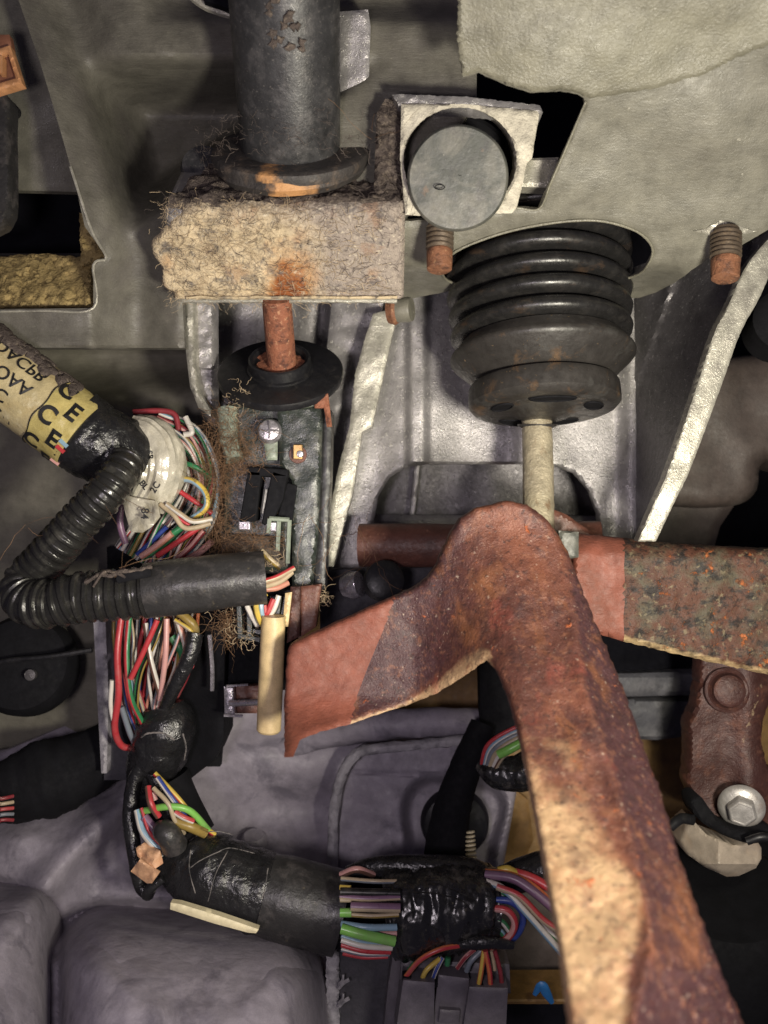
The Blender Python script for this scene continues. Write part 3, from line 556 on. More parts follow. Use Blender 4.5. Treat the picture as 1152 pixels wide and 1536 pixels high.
for j in range(nv + 1):
    for i in range(nu + 1):
        u_, v_ = i / nu, j / nv; sv.append(.95 * math.exp(-(((u_ - .50 + .06 * (v_ - .9)) / (.11 + .05 * (1 - v_))) ** 2) - ((v_ - .95) / .62) ** 2) + .3 * math.exp(-((u_ - .86) / .08) ** 2 - ((v_ - .75) / .2) ** 2) + .35 * math.exp(-((u_ - .04) / .05) ** 2 - ((v_ - .6) / .3) ** 2))
sta.data.foreach_set('value', sv)
mb = MB(); c = O + X * (W0 + W1) / 2 - A * H / 2 - Nn * (DP / 2 + .002); mb.box(c, X, A, Nn, (W1 - W0) / 2 - .001, H / 2 - .001, DP / 2); mb.build('box_body', m_grey, t_d, bevel=.003)
mb = MB(); g = []; nu, nv = 90, 44
for j in range(nv + 1):
    for i in range(nu + 1):
        u_, v_ = i / nu, j / nv; p = O + X * (W0 + .003 + (W1 - W0 - .005) * u_ + .016 * v_ * (1 - u_) * 1.0) - Nn * (.0015 + v_ * DP)
        g.append(p + A * (.001 + 1.2 * fuzz(p + V((9, 2, 1)), 1.2)) - A * .003 * sm(.06, 0, v_))
fs = [(j * (nu + 1) + i, j * (nu + 1) + i + 1, (j + 1) * (nu + 1) + i + 1, (j + 1) * (nu + 1) + i) for j in range(nv) for i in range(nu)]
mb.add(g, fs); mb.build('dust_blanket', m_dustdark, t_d, angle=80)
mb = MB(); q0 = O - A * (H - .001); mb.tube([q0 + X * x + Nn * .0002 + A * (.0006 * noise.noise(V((x * 200, 1, 1)))) for x in np.linspace(W0 + .004, W1 - .003, 60)], .0012, 8); mb.build('lower_lip', m_bright, t_d)
mb = MB(); mb.tube([O - A * (H * .935) + X * x + Nn * (.0012 + .0004 * noise.noise(V((x * 150, 4, 1)))) + A * (.0006 * noise.noise(V((x * 120, 1, 7)))) for x in np.linspace(W0 + .006, W1 - .003, 60)], .0007, 6, rf=lambda s_, a: 1 + .5 * noise.noise(V((s_ * 260, a, 2)))); mb.build('seam', m_felt2, t_d)
t = thing('bracket_lug', P(615, 480, 440), 'small tan cylindrical lug at the lower right corner of the dusty box', 'lug')
mb = MB(); mb.lathe(P(592, 466, 440), V((1, -.35, 0)), [(0, .0055), (.007, .006), (.0085, .0055), (.0086, .0001)], 24); mb.build('lug_body', m_olive, t)
mb = MB(); mb.lathe(P(583, 466, 441), V((1, -.3, 0)), [(0, .006), (.003, .007), (.0045, .006)], 20); mb.build('sleeve', m_stud, t)

# clutch rod, black disc, hub
t = thing('push_rod', P(424, 560, 438), 'orange rusted rod set in a flat black disc below the dusty box', 'push rod')
rp0 = P(424, 562, 438)
mb = MB(); mb.lathe(rp0, A, [(0, .0070), (.006, .0066), (.02, .0066), (.040, .0066)], 28, rf=lambda t_, a: 1 + .07 * noise.noise(V((t_ * 400, math.cos(a) * 2, math.sin(a) * 2)))); mb.build('rod', m_rod, t)
dc = P(421, 560, 441)
mb = MB(); mb.lathe(dc, A, [(-.003, .027), (-.002, .0296), (.0, .030), (.0015, .0296), (.002, .0285), (.0021, .0001)], 72); mb.build('disc', m_blackp, t)
mb = MB(); mb.lathe(dc, A, [(.001, .0155), (.003, .0157), (.0034, .0146), (.0052, .0148), (.0082, .0146), (.0088, .0138), (.0084, .0125), (.0062, .0118), (.0061, .0001)], 56); mb.build('hub', m_blackp, t)
mb = MB(); mb.lathe(dc + A * .0062, A, [(0, .011), (.0005, .0105), (.0008, .0001)], 40, rf=lambda t_, a: 1 + .12 * math.sin(5 * a) + .08 * math.sin(11 * a)); mb.build('rust_crust', m_rod, t)

# ------------------------------------------------------------------ chalky block with round rubber stop
t = thing('stop_block', P(700, 330, 395), 'chalky white cast block holding a round grey rubber stop', 'block')
blk = [(602, 155), (700, 156), (806, 166), (809, 172), (803, 205), (798, 238), (790, 245), (784, 275), (775, 312), (768, 320), (745, 320), (690, 328), (608, 322), (600, 240)]
bh = [(690 + 85 * math.cos(a), 241 + 80 * math.sin(a)) for a in np.linspace(0, 2 * math.pi, 40, endpoint=False)]
mb = MB(); relief(mb, blk, flat(385), 34, 4, 5, holes=[bh], ext=(.06, 1, .40), nz=((30, 1.0), (10, .45)), jit=.25); mb.build('block_body', m_white, t)
mb = MB(); relief(mb, [(588, 141), (700, 145), (810, 158), (814, 168), (806, 171), (700, 160), (597, 158)], flat(386.5), 10, 2, 4, nz=((14, .8), (6, .5)), jit=.5); mb.build('top_flange', m_grey, t)
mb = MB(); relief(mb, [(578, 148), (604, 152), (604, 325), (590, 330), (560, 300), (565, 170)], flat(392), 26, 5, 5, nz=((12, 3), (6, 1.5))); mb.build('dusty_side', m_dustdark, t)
mb = MB(); mb.lathe(P(690, 258, 416), (0, -1, 0), [(0, .0222), (.008, .0222), (.0085, .0218), (.006, .0215), (.0059, .0001)], 64); mb.build('recess', m_matte, t)  # black insert: shade inside the block's hole put into its colour
mb = MB(); cdir = V((-.05, -1, -.33)); mb.lathe(P(684, 271, 407), cdir, [(0, .0190), (.012, .0206), (.027, .0208), (.0295, .0206), (.0306, .0196), (.0307, .0001)], 96, rf=lambda t_, a: 1 + .004 * math.sin(5 * a)); mb.build('rubber_stop', m_disc, t)
mb = MB(); cc = P(684, 271, 407) + cdir.normalized() * .0307
mb.tube([cc + V((-.0075 + .002 * math.cos(a), -.0003, -.0035 + .001 * math.sin(a))) for a in np.linspace(0, 6.4, 18)], .00022, 5)
mb.tube([cc + V((.001 + .0014 * math.cos(a), -.0003, .002 + .0008 * math.sin(a))) for a in np.linspace(0, 5.4, 16)], .0002, 5)
mb.build('scratch', m_matte, t)
# studs
def stud(x, y0, y1, d, r, label, nth):
    t = thing('stud', P(x, y0, d), label, 'stud', 'rusty threaded studs under the bracket'); u = U(d); k = .985
    top = P(x, y0 + 10, d); dr = (P(x - 1, y1, d - 4) - top); L_ = dr.length; prof = [(-.0015, r * u * .84)]
    th_ = L_ * .56; mb = MB()
    for i in range(nth):
        a = th_ * i / nth; b = th_ / nth
        prof += [(a, r * u * .84), (a + b * .3, r * u), (a + b * .55, r * u), (a + b * .95, r * u * .84)]
    mb.lathe(top, dr, prof, 32); mb.build('thread', m_thread, t)
    mb = MB(); mb.lathe(top, dr, [(th_, r * u * .86), (th_ + .0006, r * u * .93), (L_ * .7, r * u * .92), (L_ * .9, r * u * .90), (L_ * .975, r * u * .88), (L_, r * u * .78), (L_ + .0001, .0001)], 32, rf=lambda t_, a: 1 + .03 * noise.noise(V((t_ * 900, math.cos(a) * 3, math.sin(a) * 3)))); mb.build('rusty_tip', m_stud, t)
    return t
stud(660, 330, 405, 402, 21, 'rusty stud hanging below the round grey rubber stop', 5)
t = stud(1089, 340, 419, 401, 23, 'rusty stud with pale sealant collar at the right of the boot', 6)
star = []
for k in range(22):
    a = 2 * math.pi * k / 22; r = R.uniform(.95, 1.15) * (1.55 if k in (0, 3, 11, 16) else 1)
    star.append((1088 + 29 * r * math.cos(a), 347 + 11 * r * math.sin(a)))
mb = MB(); relief(mb, star, lambda x, y: min(plS(x, y), 407) - 1.6, 3, 2, 3, ext=(0, .9, .6), nz=((6, 1),), holes=[[(1088 + 17 * math.cos(a), 351 + 7 * math.sin(a)) for a in np.linspace(0, 6.28, 14, endpoint=False)]]); mb.build('sealant', m_bright, t)

# ------------------------------------------------------------------ rubber boot and pushrod
t = thing('rubber_boot', P(812, 632, 430), 'black ribbed rubber boot stained with rust in the bracket hole', 'rubber boot')
bt = P(816, 602, 450); BA = V((-.02, .16, 1)).normalized(); u = U(450)
prof = []
def add(*q): prof.extend(q)
for k in range(6):
    z0 = (92 + k * 31) * u; rr = (137 + k * 1.6) * u
    add((z0, rr * .865), (z0 + .0008, rr * .95), (z0 + .0022, rr * .988), (z0 + .0042, rr), (z0 + .0062, rr * .985), (z0 + .0078, rr * .945), (z0 + .0088, rr * .875), (z0 + .0095, rr * .835))
prof2 = [(z, r) for z, r in prof]
mb = MB(); mb.lathe(bt, BA, [(80 * u, .030)] + prof2 + [(.097, .034)], 96, rf=lambda t_, a: 1 + .004 * math.sin(3 * a + 40 * t_)); mb.build('bellows', m_rubber, t)
mb = MB(); mb.lathe(bt, BA, [(29 * u, 100 * u), (32 * u, 105 * u), (60 * u, 135 * u), (64 * u, 138 * u), (68 * u, 138.5 * u), (72 * u, 137 * u), (84 * u, 126 * u), (90 * u, 122 * u), (92 * u, .02)], 96); mb.build('flared_band', m_rubrust, t)
mb = MB(); mb.lathe(bt, BA, [(-14 * u, 60 * u), (-15 * u, 96 * u), (-12 * u, 107 * u), (-5 * u, 113 * u), (8 * u, 113 * u), (20 * u, 112 * u), (25 * u, 109 * u), (27 * u, 98 * u), (29 * u, 97 * u), (30 * u, .02)], 96); mb.build('end_cap', m_rubrust, t)
mb = MB(); mb.lathe(bt - BA * 15.2 * u, -BA, [(-.002, 80 * u), (0, 76 * u), (.0004, 50 * u), (.003, 36 * u), (.0034, .003)], 64); mb.build('cap_face', m_rubrust, t)
uu = BA.cross(V((0, 1, 0))).normalized(); vv = BA.cross(uu).normalized()
for k, (ang, rr, wx) in enumerate(((0, .0228, .0098), (1.15, .0238, .0064), (-1.15, .0238, .0064), (2.6, .023, .008), (-2.6, .023, .008))):
    c0 = bt - BA * 15.35 * u; toward = V((0, -1, 0)) - BA * V((0, -1, 0)).dot(BA); toward.normalize(); side = BA.cross(toward)
    d_ = toward * math.cos(ang) + side * math.sin(ang); tn = BA.cross(d_)
    mb = MB(); rings = [[c0 + d_ * (rr + .0040 * s_ * math.sin(a)) + tn * wx * s_ * math.cos(a) - BA * off for a in np.linspace(0, 2 * math.pi, 28, endpoint=False)] for off, s_ in ((.0002, 1.16), (.0007, 1.1), (.0008, 1.0), (-.001, .96))]
    mb.rings(rings); o = mb.build('vent_slot', m_matte, t)
t = thing('boot_pushrod', P(806, 780, 428), 'dirty pale metal pushrod below the rubber boot', 'push rod')
mb = MB(); mb.tube(pix([(805, 618, 460), (807, 700, 450), (808, 800, 436)], 12), 24 * U(430), 24, rf=lambda s, a: 1 + .05 * noise.noise(V((s * 250, math.cos(a) * 2, math.sin(a) * 2)))); mb.build('rod', m_pushrod, t)
mb = MB(); mb.lathe(P(806, 636, 459), (0, .1, -1), [(0, 32 * U(428)), (.001, 31 * U(428)), (.0022, 24 * U(428)), (.0023, .001)], 28); mb.build('seal', m_rubrust, t)

# ------------------------------------------------------------------ rusty pedal with its side plate
t_p = thing('brake_pedal', P(760, 1000, 370), 'heavily rusted brake pedal arm sweeping down to the lower right', 'pedal')
xM = interp([700, 830, 900, 1000, 1045, 1160, 1250, 1350, 1425, 1536, 1700], [800, 838, 858, 872, 880, 918, 944, 970, 978, 948, 920])
arm = [(735, 757), (760, 751), (790, 757), (818, 776), (836, 800), (852, 828), (872, 880), (890, 925), (905, 962), (930, 1020), (952, 1080), (975, 1148), (993, 1195), (1008, 1250), (1024, 1300), (1040, 1345), (1060, 1400), (1088, 1472), (1116, 1536), (1180, 1690),
       (884, 1690), (858, 1536), (845, 1440), (828, 1350), (815, 1280), (805, 1225), (795, 1175), (786, 1130), (775, 1085), (762, 1042), (746, 1008), (730, 990),
       (716, 1000), (690, 1018), (655, 1040), (610, 1058), (565, 1072), (525, 1086), (480, 1098), (449, 1110), (446, 1122), (440, 1135), (427, 1136), (426, 1060), (430, 985), (434, 970), (446, 962), (500, 937), (560, 910), (592, 895), (622, 882), (640, 868), (654, 848), (664, 826), (676, 800), (690, 778), (712, 763)]
def armD(x, y):
    t_ = max(0, (y - 780) / 756)
    d1 = 1 / (1 / 378 + (1 / 228 - 1 / 378) * min(1.35, t_ ** 1.45)); d2 = 384 + .01 * (700 - x)
    k = sm(790, 610, x) * sm(1250, 1020, y)
    d = d1 * (1 - k) + d2 * k
    e = max(0, x - xM(y))
    return d + e * (.05 + .17 * sm(840, 960, y)) - 2.0 * math.exp(-((x - xM(y)) / 14) ** 2) * sm(860, 960, y) + (1.1 * noise.noise(V((x / 11, y / 11, 3))) + .8 * noise.noise(V((x / 24, y / 24, 8)))) * sm(-6, 12, x - xM(y)) * sm(880, 980, y)
def armA(x, y):                                    # beige where the paint wore through; plate's lit lower edge painted in too
    if x < 738:
        e = segdist(np.array([[x, y]]), [(730, 990), (690, 1018), (610, 1058), (525, 1086), (449, 1110)], False)[0]
        return -.34 * sm(735, 640, x) + .95 * sm(10 + 30 * math.exp(-((x - 690) / 50) ** 2), 2, e)
    m_ = xM(y)
    if x > m_ - 4: return -.42 * sm(m_ - 4, m_ + 12, x) * sm(800, 900, y)
    w_ = sm(12, -40, x - m_ + 14 * math.sin(y / 37)) * sm(1010, 1440, y + .6 * (m_ - x))
    le = float(np.interp(y, [1000, 1130, 1225, 1350, 1536], [735, 786, 805, 828, 858]))
    return max(.62 * w_, .65 * sm(40, 6, x - le) * sm(1090, 1190, y))
bl = [(592, 895), (575, 945), (552, 1000), (535, 1045), (525, 1086)]
def bx(y): return float(np.interp(y, [895, 945, 1000, 1045, 1086], [592, 575, 552, 535, 525]))
def pm(x, y): return 1 if x < bx(y) else (2 if x < 640 + .0 * y and False else 0)
re_i = [i for i, q in enumerate(arm) if q[0] > 850 and q[1] > 860 and q[0] > xM(q[1]) + 5]
ra = resample(arm[re_i[0]:re_i[-1] + 1], 7, False); ro_ = random.Random(4)
ra = [(q[0] + 4.2 * noise.noise(V((q[1] / 13, 2, 7))) + 2.0 * noise.noise(V((q[1] / 5, 9, 7))), q[1]) for q in ra]
arm = arm[:re_i[0]] + ra + arm[re_i[-1] + 1:]
mb = MB(); relief(mb, arm, armD, 9, 6, 5.5, nz=((70, 1.6), (20, .5), (8, .35)), attr=armA, jit=.45, lines=[[(x, y) for x, y in bl[1:-1]]], mi=pm)
mb_arm = mb; mb.build('pedal_arm', [m_pedal, m_primer], t_p, angle=60)
# dark scaled side face of the plate
t_c = thing('cross_tube', P(1050, 1010, 420), 'thick rusty pedal cross tube with red primer and a pitted end', 'tube')
ct = [(860, 800), (940, 808), (1040, 818), (1152, 824), (1300, 830), (1700, 850), (1700, 1130), (1300, 1045), (1152, 1012), (1060, 992), (985, 974), (935, 962), (900, 952), (860, 940)]
cD = lambda x, y: 416 + .035 * max(0, 838 - (x - 860) * -.02 - y) ** 1.6 + .02 * (y - 900)
def cA(x, y): return .62 * sm(22, 3, segdist(np.array([[x, y]]), [(1152, 1012), (1060, 992), (985, 974), (935, 962), (900, 952)], False)[0])  # beige band along the bottom paints in the lit lower edge
mb = MB(); relief(mb, ct, cD, 26, 6, 6, nz=((40, 1.4), (13, 1.0), (7, .5)), attr=cA, lines=[[(938, 816), (936, 850), (938.5, 890), (935, 925), (936.5, 954)]], mi=lambda x, y: 1 if x < 936 else 0, jit=.7)
mb.build('tube_wall', [m_scaleg, m_primer], t_c)
mb = MB(); relief(mb, [(838, 796), (868, 798), (868, 836), (842, 840)], flat(412), 10, 3, 4); mb.build('bush', m_disc, t_c)
mb = MB(); mb.tube(pix([(540, 818, 474), (640, 818, 470), (740, 820, 466), (840, 815, 464), (900, 815, 462)], 6), 33 * U(468), 32, rf=lambda s, a: 1 + .02 * noise.noise(V((s * 200, math.cos(a), math.sin(a))))); mb.build('shaft', m_brown, t_c)
mb = MB(); relief(mb, [(820, 760), (850, 772), (890, 800), (900, 830), (820, 830)], flat(440), 10, 5, 5); mb.build('lever', m_brown, t_c)
# small plate behind (brown tab below the switch) and black bush
t = thing('pedal_tab', P(455, 960, 420), 'brown rusted tab standing between the switch and the pedal plate', 'tab')
mb = MB(); relief(mb, [(436, 880), (450, 880), (449, 955), (430, 965)], flat(414), 8, 3, 4, nz=((10, .8),)); mb.build('edge_face', m_bracket, t)
mb = MB(); relief(mb, [(450, 880), (482, 876), (474, 940), (448, 958)], flat(420), 8, 3, 4); mb.build('web_face', m_brown, t)
t = thing('rubber_bush', P(570, 900, 455), 'black rubber bush tucked under the brown shaft', 'bush')
mb = MB(); mb.lathe(P(572, 874, 462), V((.2, -1, .25)), [(0, .0095), (.006, .010), (.010, .0095), (.0115, .007), (.0116, .0001)], 36); mb.build('bush_body', m_blackp, t)
mb = MB(); mb.lathe(P(515, 880, 470), V((1, -.4, .2)), [(0, .005), (.005, .007), (.009, .0065), (.0098, .0001)], 24); mb.build('pin_head', m_chrome, t)
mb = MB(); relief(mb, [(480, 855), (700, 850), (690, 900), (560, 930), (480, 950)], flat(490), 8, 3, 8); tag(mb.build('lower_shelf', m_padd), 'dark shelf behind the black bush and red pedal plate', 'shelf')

# ------------------------------------------------------------------ pedal switch (grey green box) with sockets
t_s = thing('pedal_switch', P(420, 890, 430), 'grey green pedal position switch covered in hair below the black disc', 'switch')
mb = MB(); relief(mb, [(338, 606), (420, 600), (440, 600), (440, 856), (410, 856), (336, 846)], flat(438), 24, 3, 6, nz=((20, .5),)); mb.build('case', m_green, t_s)
mb = MB(); relief(mb, [(416, 612), (482, 610), (484, 625), (481, 720), (477, 800), (468, 884), (438, 884), (438, 720), (420, 700)], flat(430), 12, 4, 5, nz=((24, .7), (9, .3))); mb.build('cover', m_green, t_s)
mb = MB(); relief(mb, [(483, 612), (498, 616), (495, 720), (487, 884), (470, 884), (478, 800)], flat(437), 22, 2, 5, nz=((30, .5),)); mb.build('dark_side', m_blackp, t_s)
mb = MB(); relief(mb, [(382, 598), (430, 600), (486, 594), (486, 606), (430, 616), (384, 612)], flat(427), 8, 2, 4); mb.build('top_ledge', m_greenl, t_s)
mb = MB(); relief(mb, [(470, 596), (492, 590), (498, 640), (490, 640), (486, 612), (472, 612)], flat(425), 3, 2, 3, nz=((6, .8),)); mb.build('rust_corner', m_rod, t_s)
mb = MB(); mb.tube(pix([(341, 612, 434), (344, 660, 432), (352, 690, 430)], 6), 14 * U(432), 12, rf=lambda s, a: 1 + .25 * noise.noise(V((s * 300, a, 0)))); mb.build('plug', m_greenl, t_s)
mb = MB(); mb.lathe(P(404, 646, 430), V((.05, -1, .1)), [(-.002, .006), (.0005, .0056), (.002, .0046), (.0026, .0026), (.0028, .0001)], 32); o = mb.build('screw', m_chrome, t_s)
mb = MB(); mb.box(P(404, 645, 426.8), X, (0, 1, 0), (0, 0, 1), .0003, .0004, .004); mb.box(P(404, 646, 426.7), X, (0, 1, 0), (0, 0, 1), .0042, .0004, .0003); mb.build('screw_slot', m_greyd, o)
mb = MB(); relief(mb, [(394, 655), (418, 652), (416, 690), (400, 690)], flat(432), 4, 3, 4); mb.build('tab', m_greenl, t_s)
mb = MB(); mb.box(P(447, 678, 427), X, (0, 1, 0), (0, 0, 1), .0022, .0012, .0034); mb.build('terminal', m_brass, t_s, bevel=.0004)
mb = MB(); mb.lathe(P(450, 681, 426), (0, -1, 0), [(0, .0018), (.001, .0014), (.0013, .0001)], 12); mb.build('terminal_screw', m_chrome, t_s)
mb = MB(); mb.lathe(P(447, 682, 430), (0, -1, 0), [(0, .0042), (.0012, .0040), (.0013, .0001)], 20); mb.build('terminal_base', m_brown, t_s)
for a in ([(372, 706), (392, 708), (384, 782), (358, 786)], [(408, 706), (431, 712), (424, 750), (404, 790), (392, 786)], [(372, 700), (432, 704), (432, 716), (372, 714)], [(430, 724), (446, 728), (438, 782), (414, 782)]):
    mb = MB(); relief(mb, a, flat(424 if a[0][0] < 420 else 429), 9, 0, 6); mb.build('lever', m_matte, t_s, bevel=.0006)
mb = MB(); mb.tube(pix([(399, 734, 426), (394, 770, 426)], 4), .0012, 8); mb.build('pivot', m_greyd, t_s)
for x, y in ((368, 788), (408, 790)):
    mb = MB(); mb.box(P(x, y, 427), X, (0, 1, 0), (0, 0, 1), .0028, .003, .0022); mb.build('contact', m_chrome, t_s, bevel=.0006)
mb = MB()
for a, b in (((404, 778), (434, 780)), ((434, 780), (431, 845)), ((418, 782), (416, 826)), ((404, 778), (402, 800))): mb.tube([P(*a, 424), P(*b, 424)], .0011, 6)
mb.build('wire_guard', m_greenl, t_s)
mb = MB(); relief(mb, [(332, 800), (425, 806), (428, 850), (330, 850)], flat(432), 10, 3, 5, nz=((10, 1),)); mb.build('lower_housing', m_dustdark, t_s)
t_k = thing('socket', P(390, 960, 420), 'grey green ribbed socket with coloured wires below the switch', 'socket')
mb = MB()
for a, b in (((360, 905), (362, 952)), ((375, 900), (376, 955)), ((420, 895), (412, 960)), ((432, 890), (424, 930)), ((358, 952), (412, 962)), ((380, 945), (414, 950))): mb.box((P(*a, 419) + P(*b, 419)) / 2, (P(*b, 419) - P(*a, 419)).normalized(), (0, 1, 0), (P(*b, 419) - P(*a, 419)).normalized().cross(V((0, 1, 0))), (P(*b, 419) - P(*a, 419)).length / 2, .004, .0012)
mb.build('cage', m_green, t_k, bevel=.0004)
mb = MB(); relief(mb, [(392, 944), (414, 946), (412, 966), (388, 964)], flat(413), 8, 2, 4); mb.build('latch', m_green, t_k)
mb = MB(); relief(mb, [(352, 890), (436, 886), (430, 950), (354, 952)], flat(428), 10, 2, 6); mb.build('back', m_blackp, t_k)
for pts, c in (([(395, 895, 410), (372, 905, 411), (376, 920, 411), (386, 938, 414)], 'white'), ([(400, 890, 409), (385, 900, 408), (386, 920, 408), (393, 936, 410), (402, 940, 414)], 'yellow'), ([(392, 897, 409), (392, 915, 409), (398, 940, 411)], 'lblue'), ([(410, 898, 410), (400, 920, 410), (396, 908, 410)], 'red'), ([(418, 893, 411), (410, 915, 411), (400, 926, 412)], 'white')):
    mb = MB(); mb.tube(pix(pts, 8), .00125, 8); mb.build('wire', m_w[c], t_k)
mb = MB(); mb.tube(pix([(409, 905, 408), (409, 936, 411), (407, 1010, 412), (405, 1092, 413)], 10)[8:], 18.5 * U(412), 28); 
t = thing('cream_rod', P(405, 1096, 413), 'aged cream plastic rod hanging beside the red pedal plate', 'rod')
mb = MB(); mb.lathe(P(403, 1098, 413), P(410, 930, 409) - P(403, 1098, 413), [(-.0001, .001), (0, .0046), (.001, .0054), (.02, .0055), (.048, .0053), (.0525, .005)], 36); mb.build('rod_body', m_rodb, t)
mb = MB(); relief(mb, [(428, 890), (438, 888), (432, 940), (424, 940)], flat(412), 5, 2, 4); mb.build('upper_tip', m_rodb, t)
t = thing('metal_clip', P(360, 1075, 450), 'small shiny metal pin bracket left of the cream rod', 'clip')
mb = MB(); relief(mb, [(336, 1030), (350, 1032), (352, 1072), (337, 1074)], flat(448), 5, 2, 4); mb.build('plate', m_chrome, t)
mb = MB(); mb.tube(pix([(345, 1055, 446), (392, 1053, 440)], 4), .0016, 10); mb.build('pin', m_chrome, t)
mb = MB(); mb.tube(pix([(340, 1029, 446), (372, 1027, 446)], 4), .0006, 6); mb.tube(pix([(336, 1073, 446), (364, 1074, 446)], 4), .0008, 6); mb.build('wire_edge', m_chrome, t)
mb = MB(); relief(mb, [(352, 1030), (392, 1028), (392, 1070), (352, 1070)], flat(456), 6, 2, 5, nz=((10, 1),)); mb.build('rusty_back', m_brown, t)
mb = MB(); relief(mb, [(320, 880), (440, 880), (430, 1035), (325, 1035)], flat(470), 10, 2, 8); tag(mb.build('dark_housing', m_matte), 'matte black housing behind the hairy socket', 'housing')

# ------------------------------------------------------------------ upper left harness
def wire(parent, pts, c, r=4.2, k=8, stripe=None):
    mb = MB(); d = pts[len(pts) // 2][2]
    mb.tube(pix(pts, k), r * .88 * U(d), 10, mi=(lambda i, j: 1 if j in (2, 3, 7, 8) else 0) if stripe else 0)
    return mb.build('wire', [m_w[c], m_w[stripe]] if stripe else m_w[c], parent)
def bundle(parent, path, n, cols, r=4.2, seed=1, spread=None, front=True):
    rr = random.Random(seed); sp_ = spread or [q[3] for q in path]
    for i in range(n):
        ph = (rr.uniform(-2.0, 2.0)) if front else rr.uniform(0, 6.28); rad = rr.uniform(.45, 1.0) if i > n * .25 else rr.uniform(0, .5); dp = rr.uniform(-.35, .35)
        pts = []
        for k, q in enumerate(path):
            a = ph + dp * k + rr.uniform(-.16, .16)
            # across-path direction in pixels
            q0 = path[max(0, k - 1)]; q1 = path[min(len(path) - 1, k + 1)]; tx, ty = q1[0] - q0[0], q1[1] - q0[1]; l = math.hypot(tx, ty)
            nx, ny = -ty / l, tx / l; off = sp_[k] * rad * math.sin(a); dep = -sp_[k] * rad * math.cos(a) * q[2] / F
            pts.append((q[0] + nx * off, q[1] + ny * off, q[2] + dep))
        c = cols[i % len(cols)] if rr.random() < .7 else rr.choice(cols)
        st = rr.choice([None, None, 'white', 'green', 'black', 'grey']); st = st if st != c else None
        wire(parent, pts, c, r * rr.uniform(.8, 1.15), 7, st)
CO = ['red', 'white', 'pink', 'grey', 'green', 'salmon', 'red', 'tan', 'lblue', 'dred', 'brown', 'pink', 'blue', 'white', 'orange', 'gold']
t_h = thing('wiring_harness', P(60, 605, 410), 'thick harness in a yellowed label with black lettering and bright loose wires', 'wiring harness')
p0, p1 = P(60, 605, 412), P(140, 665, 414); ax = (p1 - p0).normalized(); rT = 58 * U(412)
nU = (V((0, -1, 0)) - ax * V((0, -1, 0)).dot(ax)).normalized(); nV = ax.cross(nU)
if nV.z < 0: nV = -nV
um = U(412)
def onT(s_, v_, r): a = v_ / rT; return p0 + ax * s_ + nU * (math.cos(a) * r) + nV * (math.sin(a) * r)
def sleeve(s0, s1, r, name, m_, rfn=None, n=64, k=30):
    mb = MB(); rings = []
    for i in range(k + 1):
        s_ = s0 + (s1 - s0) * i / k
        rings.append([p0 + ax * s_ + (nU * math.cos(a) + nV * math.sin(a)) * (r * (rfn(s_, a) if rfn else 1)) for a in np.linspace(0, 2 * math.pi, n, endpoint=False)])
    mb.rings(rings); return mb.build(name, m_, t_h)
wr = lambda s_, a: 1 + .012 * noise.noise(V((s_ * 120, math.cos(a) * 2, math.sin(a) * 2))) + .012 * noise.noise(V((s_ * 300, a * 1.5, 4)))
sleeve(-130 * um, 22 * um, rT, 'paper_label', m_label, wr)
sleeve(20 * um, 80 * um, rT * 1.012, 'printed_label', m_label2, wr)
sleeve(-420 * um, 78 * um, rT * .99, 'upper_wrap', m_taped)
# frayed dark tape along the upper edge
mb = MB()
for i in range(34):
    s_ = R.uniform(-110, 40) * um; v_ = R.uniform(1.0, 1.45) * rT; a = v_ / rT
    c = p0 + ax * s_ + (nU * math.cos(a) + nV * math.sin(a)) * rT * 1.02; out_ = (nU * math.cos(a) + nV * math.sin(a))
    mb.lathe(c - out_ * .0008, out_, [(0, .0042), (.0012, .0034), (.0018, .0016), (.0019, .0001)], 9, rf=lambda t_, q: 1 + .4 * math.sin(2 * q + i) + .2 * math.sin(5 * q))
mb.build('frayed_tape', m_dustdark, t_h)
def letters(txt, s_, v_, size, flip=False, bold=0.0, par=None, fn=None, off=.0006):
    cu = bpy.data.curves.new('lettering', 'FONT'); cu.body = txt; cu.size = 1.0; cu.offset = bold; cu.resolution_u = 4
    ob = bpy.data.objects.new('lettering', cu); COL.objects.link(ob); dg = bpy.context.evaluated_depsgraph_get(); me = bpy.data.meshes.new_from_object(ob.evaluated_get(dg))
    vs = [v.co.copy() for v in me.vertices]; fs = [tuple(p.vertices) for p in me.polygons]; bpy.data.objects.remove(ob); bpy.data.meshes.remove(me)
    mb = MB(); q = []
    for v in vs:
        y = (v.y - .35) * (-1 if flip else 1) * size; x = v.x * size
        q.append((fn or (lambda a, b: onT(s_ + a, v_ + b, rT + off)))(x, y))
    mb.add(q, fs); o = mb.build('lettering', m_ink, par, smooth=False); return o
lab = [c for c in t_h.children if c.name.startswith('paper_label')][0]; lab2 = [c for c in t_h.children if c.name.startswith('printed_label')][0]
for c in (lab, lab2): c.location = (0, 0, 0)
letters('DACPB', -88 * um, 40 * um, 27 * um, True, .012, lab)
letters('TOAA', -78 * um, 10 * um, 27 * um, True, .012, lab)
letters('TC', -60 * um, -17 * um, 27 * um, True, .012, lab)
letters('C', -44 * um, -46 * um, 32 * um, False, .01, lab)
mb = MB(); mb.tube([onT(20 * um + .0006 * math.sin(v_ * 400), v_, rT + .0004) for v_ in np.linspace(-1.4 * rT, 1.4 * rT, 40)], .0003, 5); mb.build('label_edge', m_ink, t_h)
for s_, v_, c in ((20, 48, 'C'), (22, 2, 'C'), (20, -48, 'C'), (52, 26, 'E'), (52, -22, 'E'), (50, -68, 'E')):
    letters(c, s_ * um, v_ * um, 36 * um, False, .035, lab2, off=.0009)
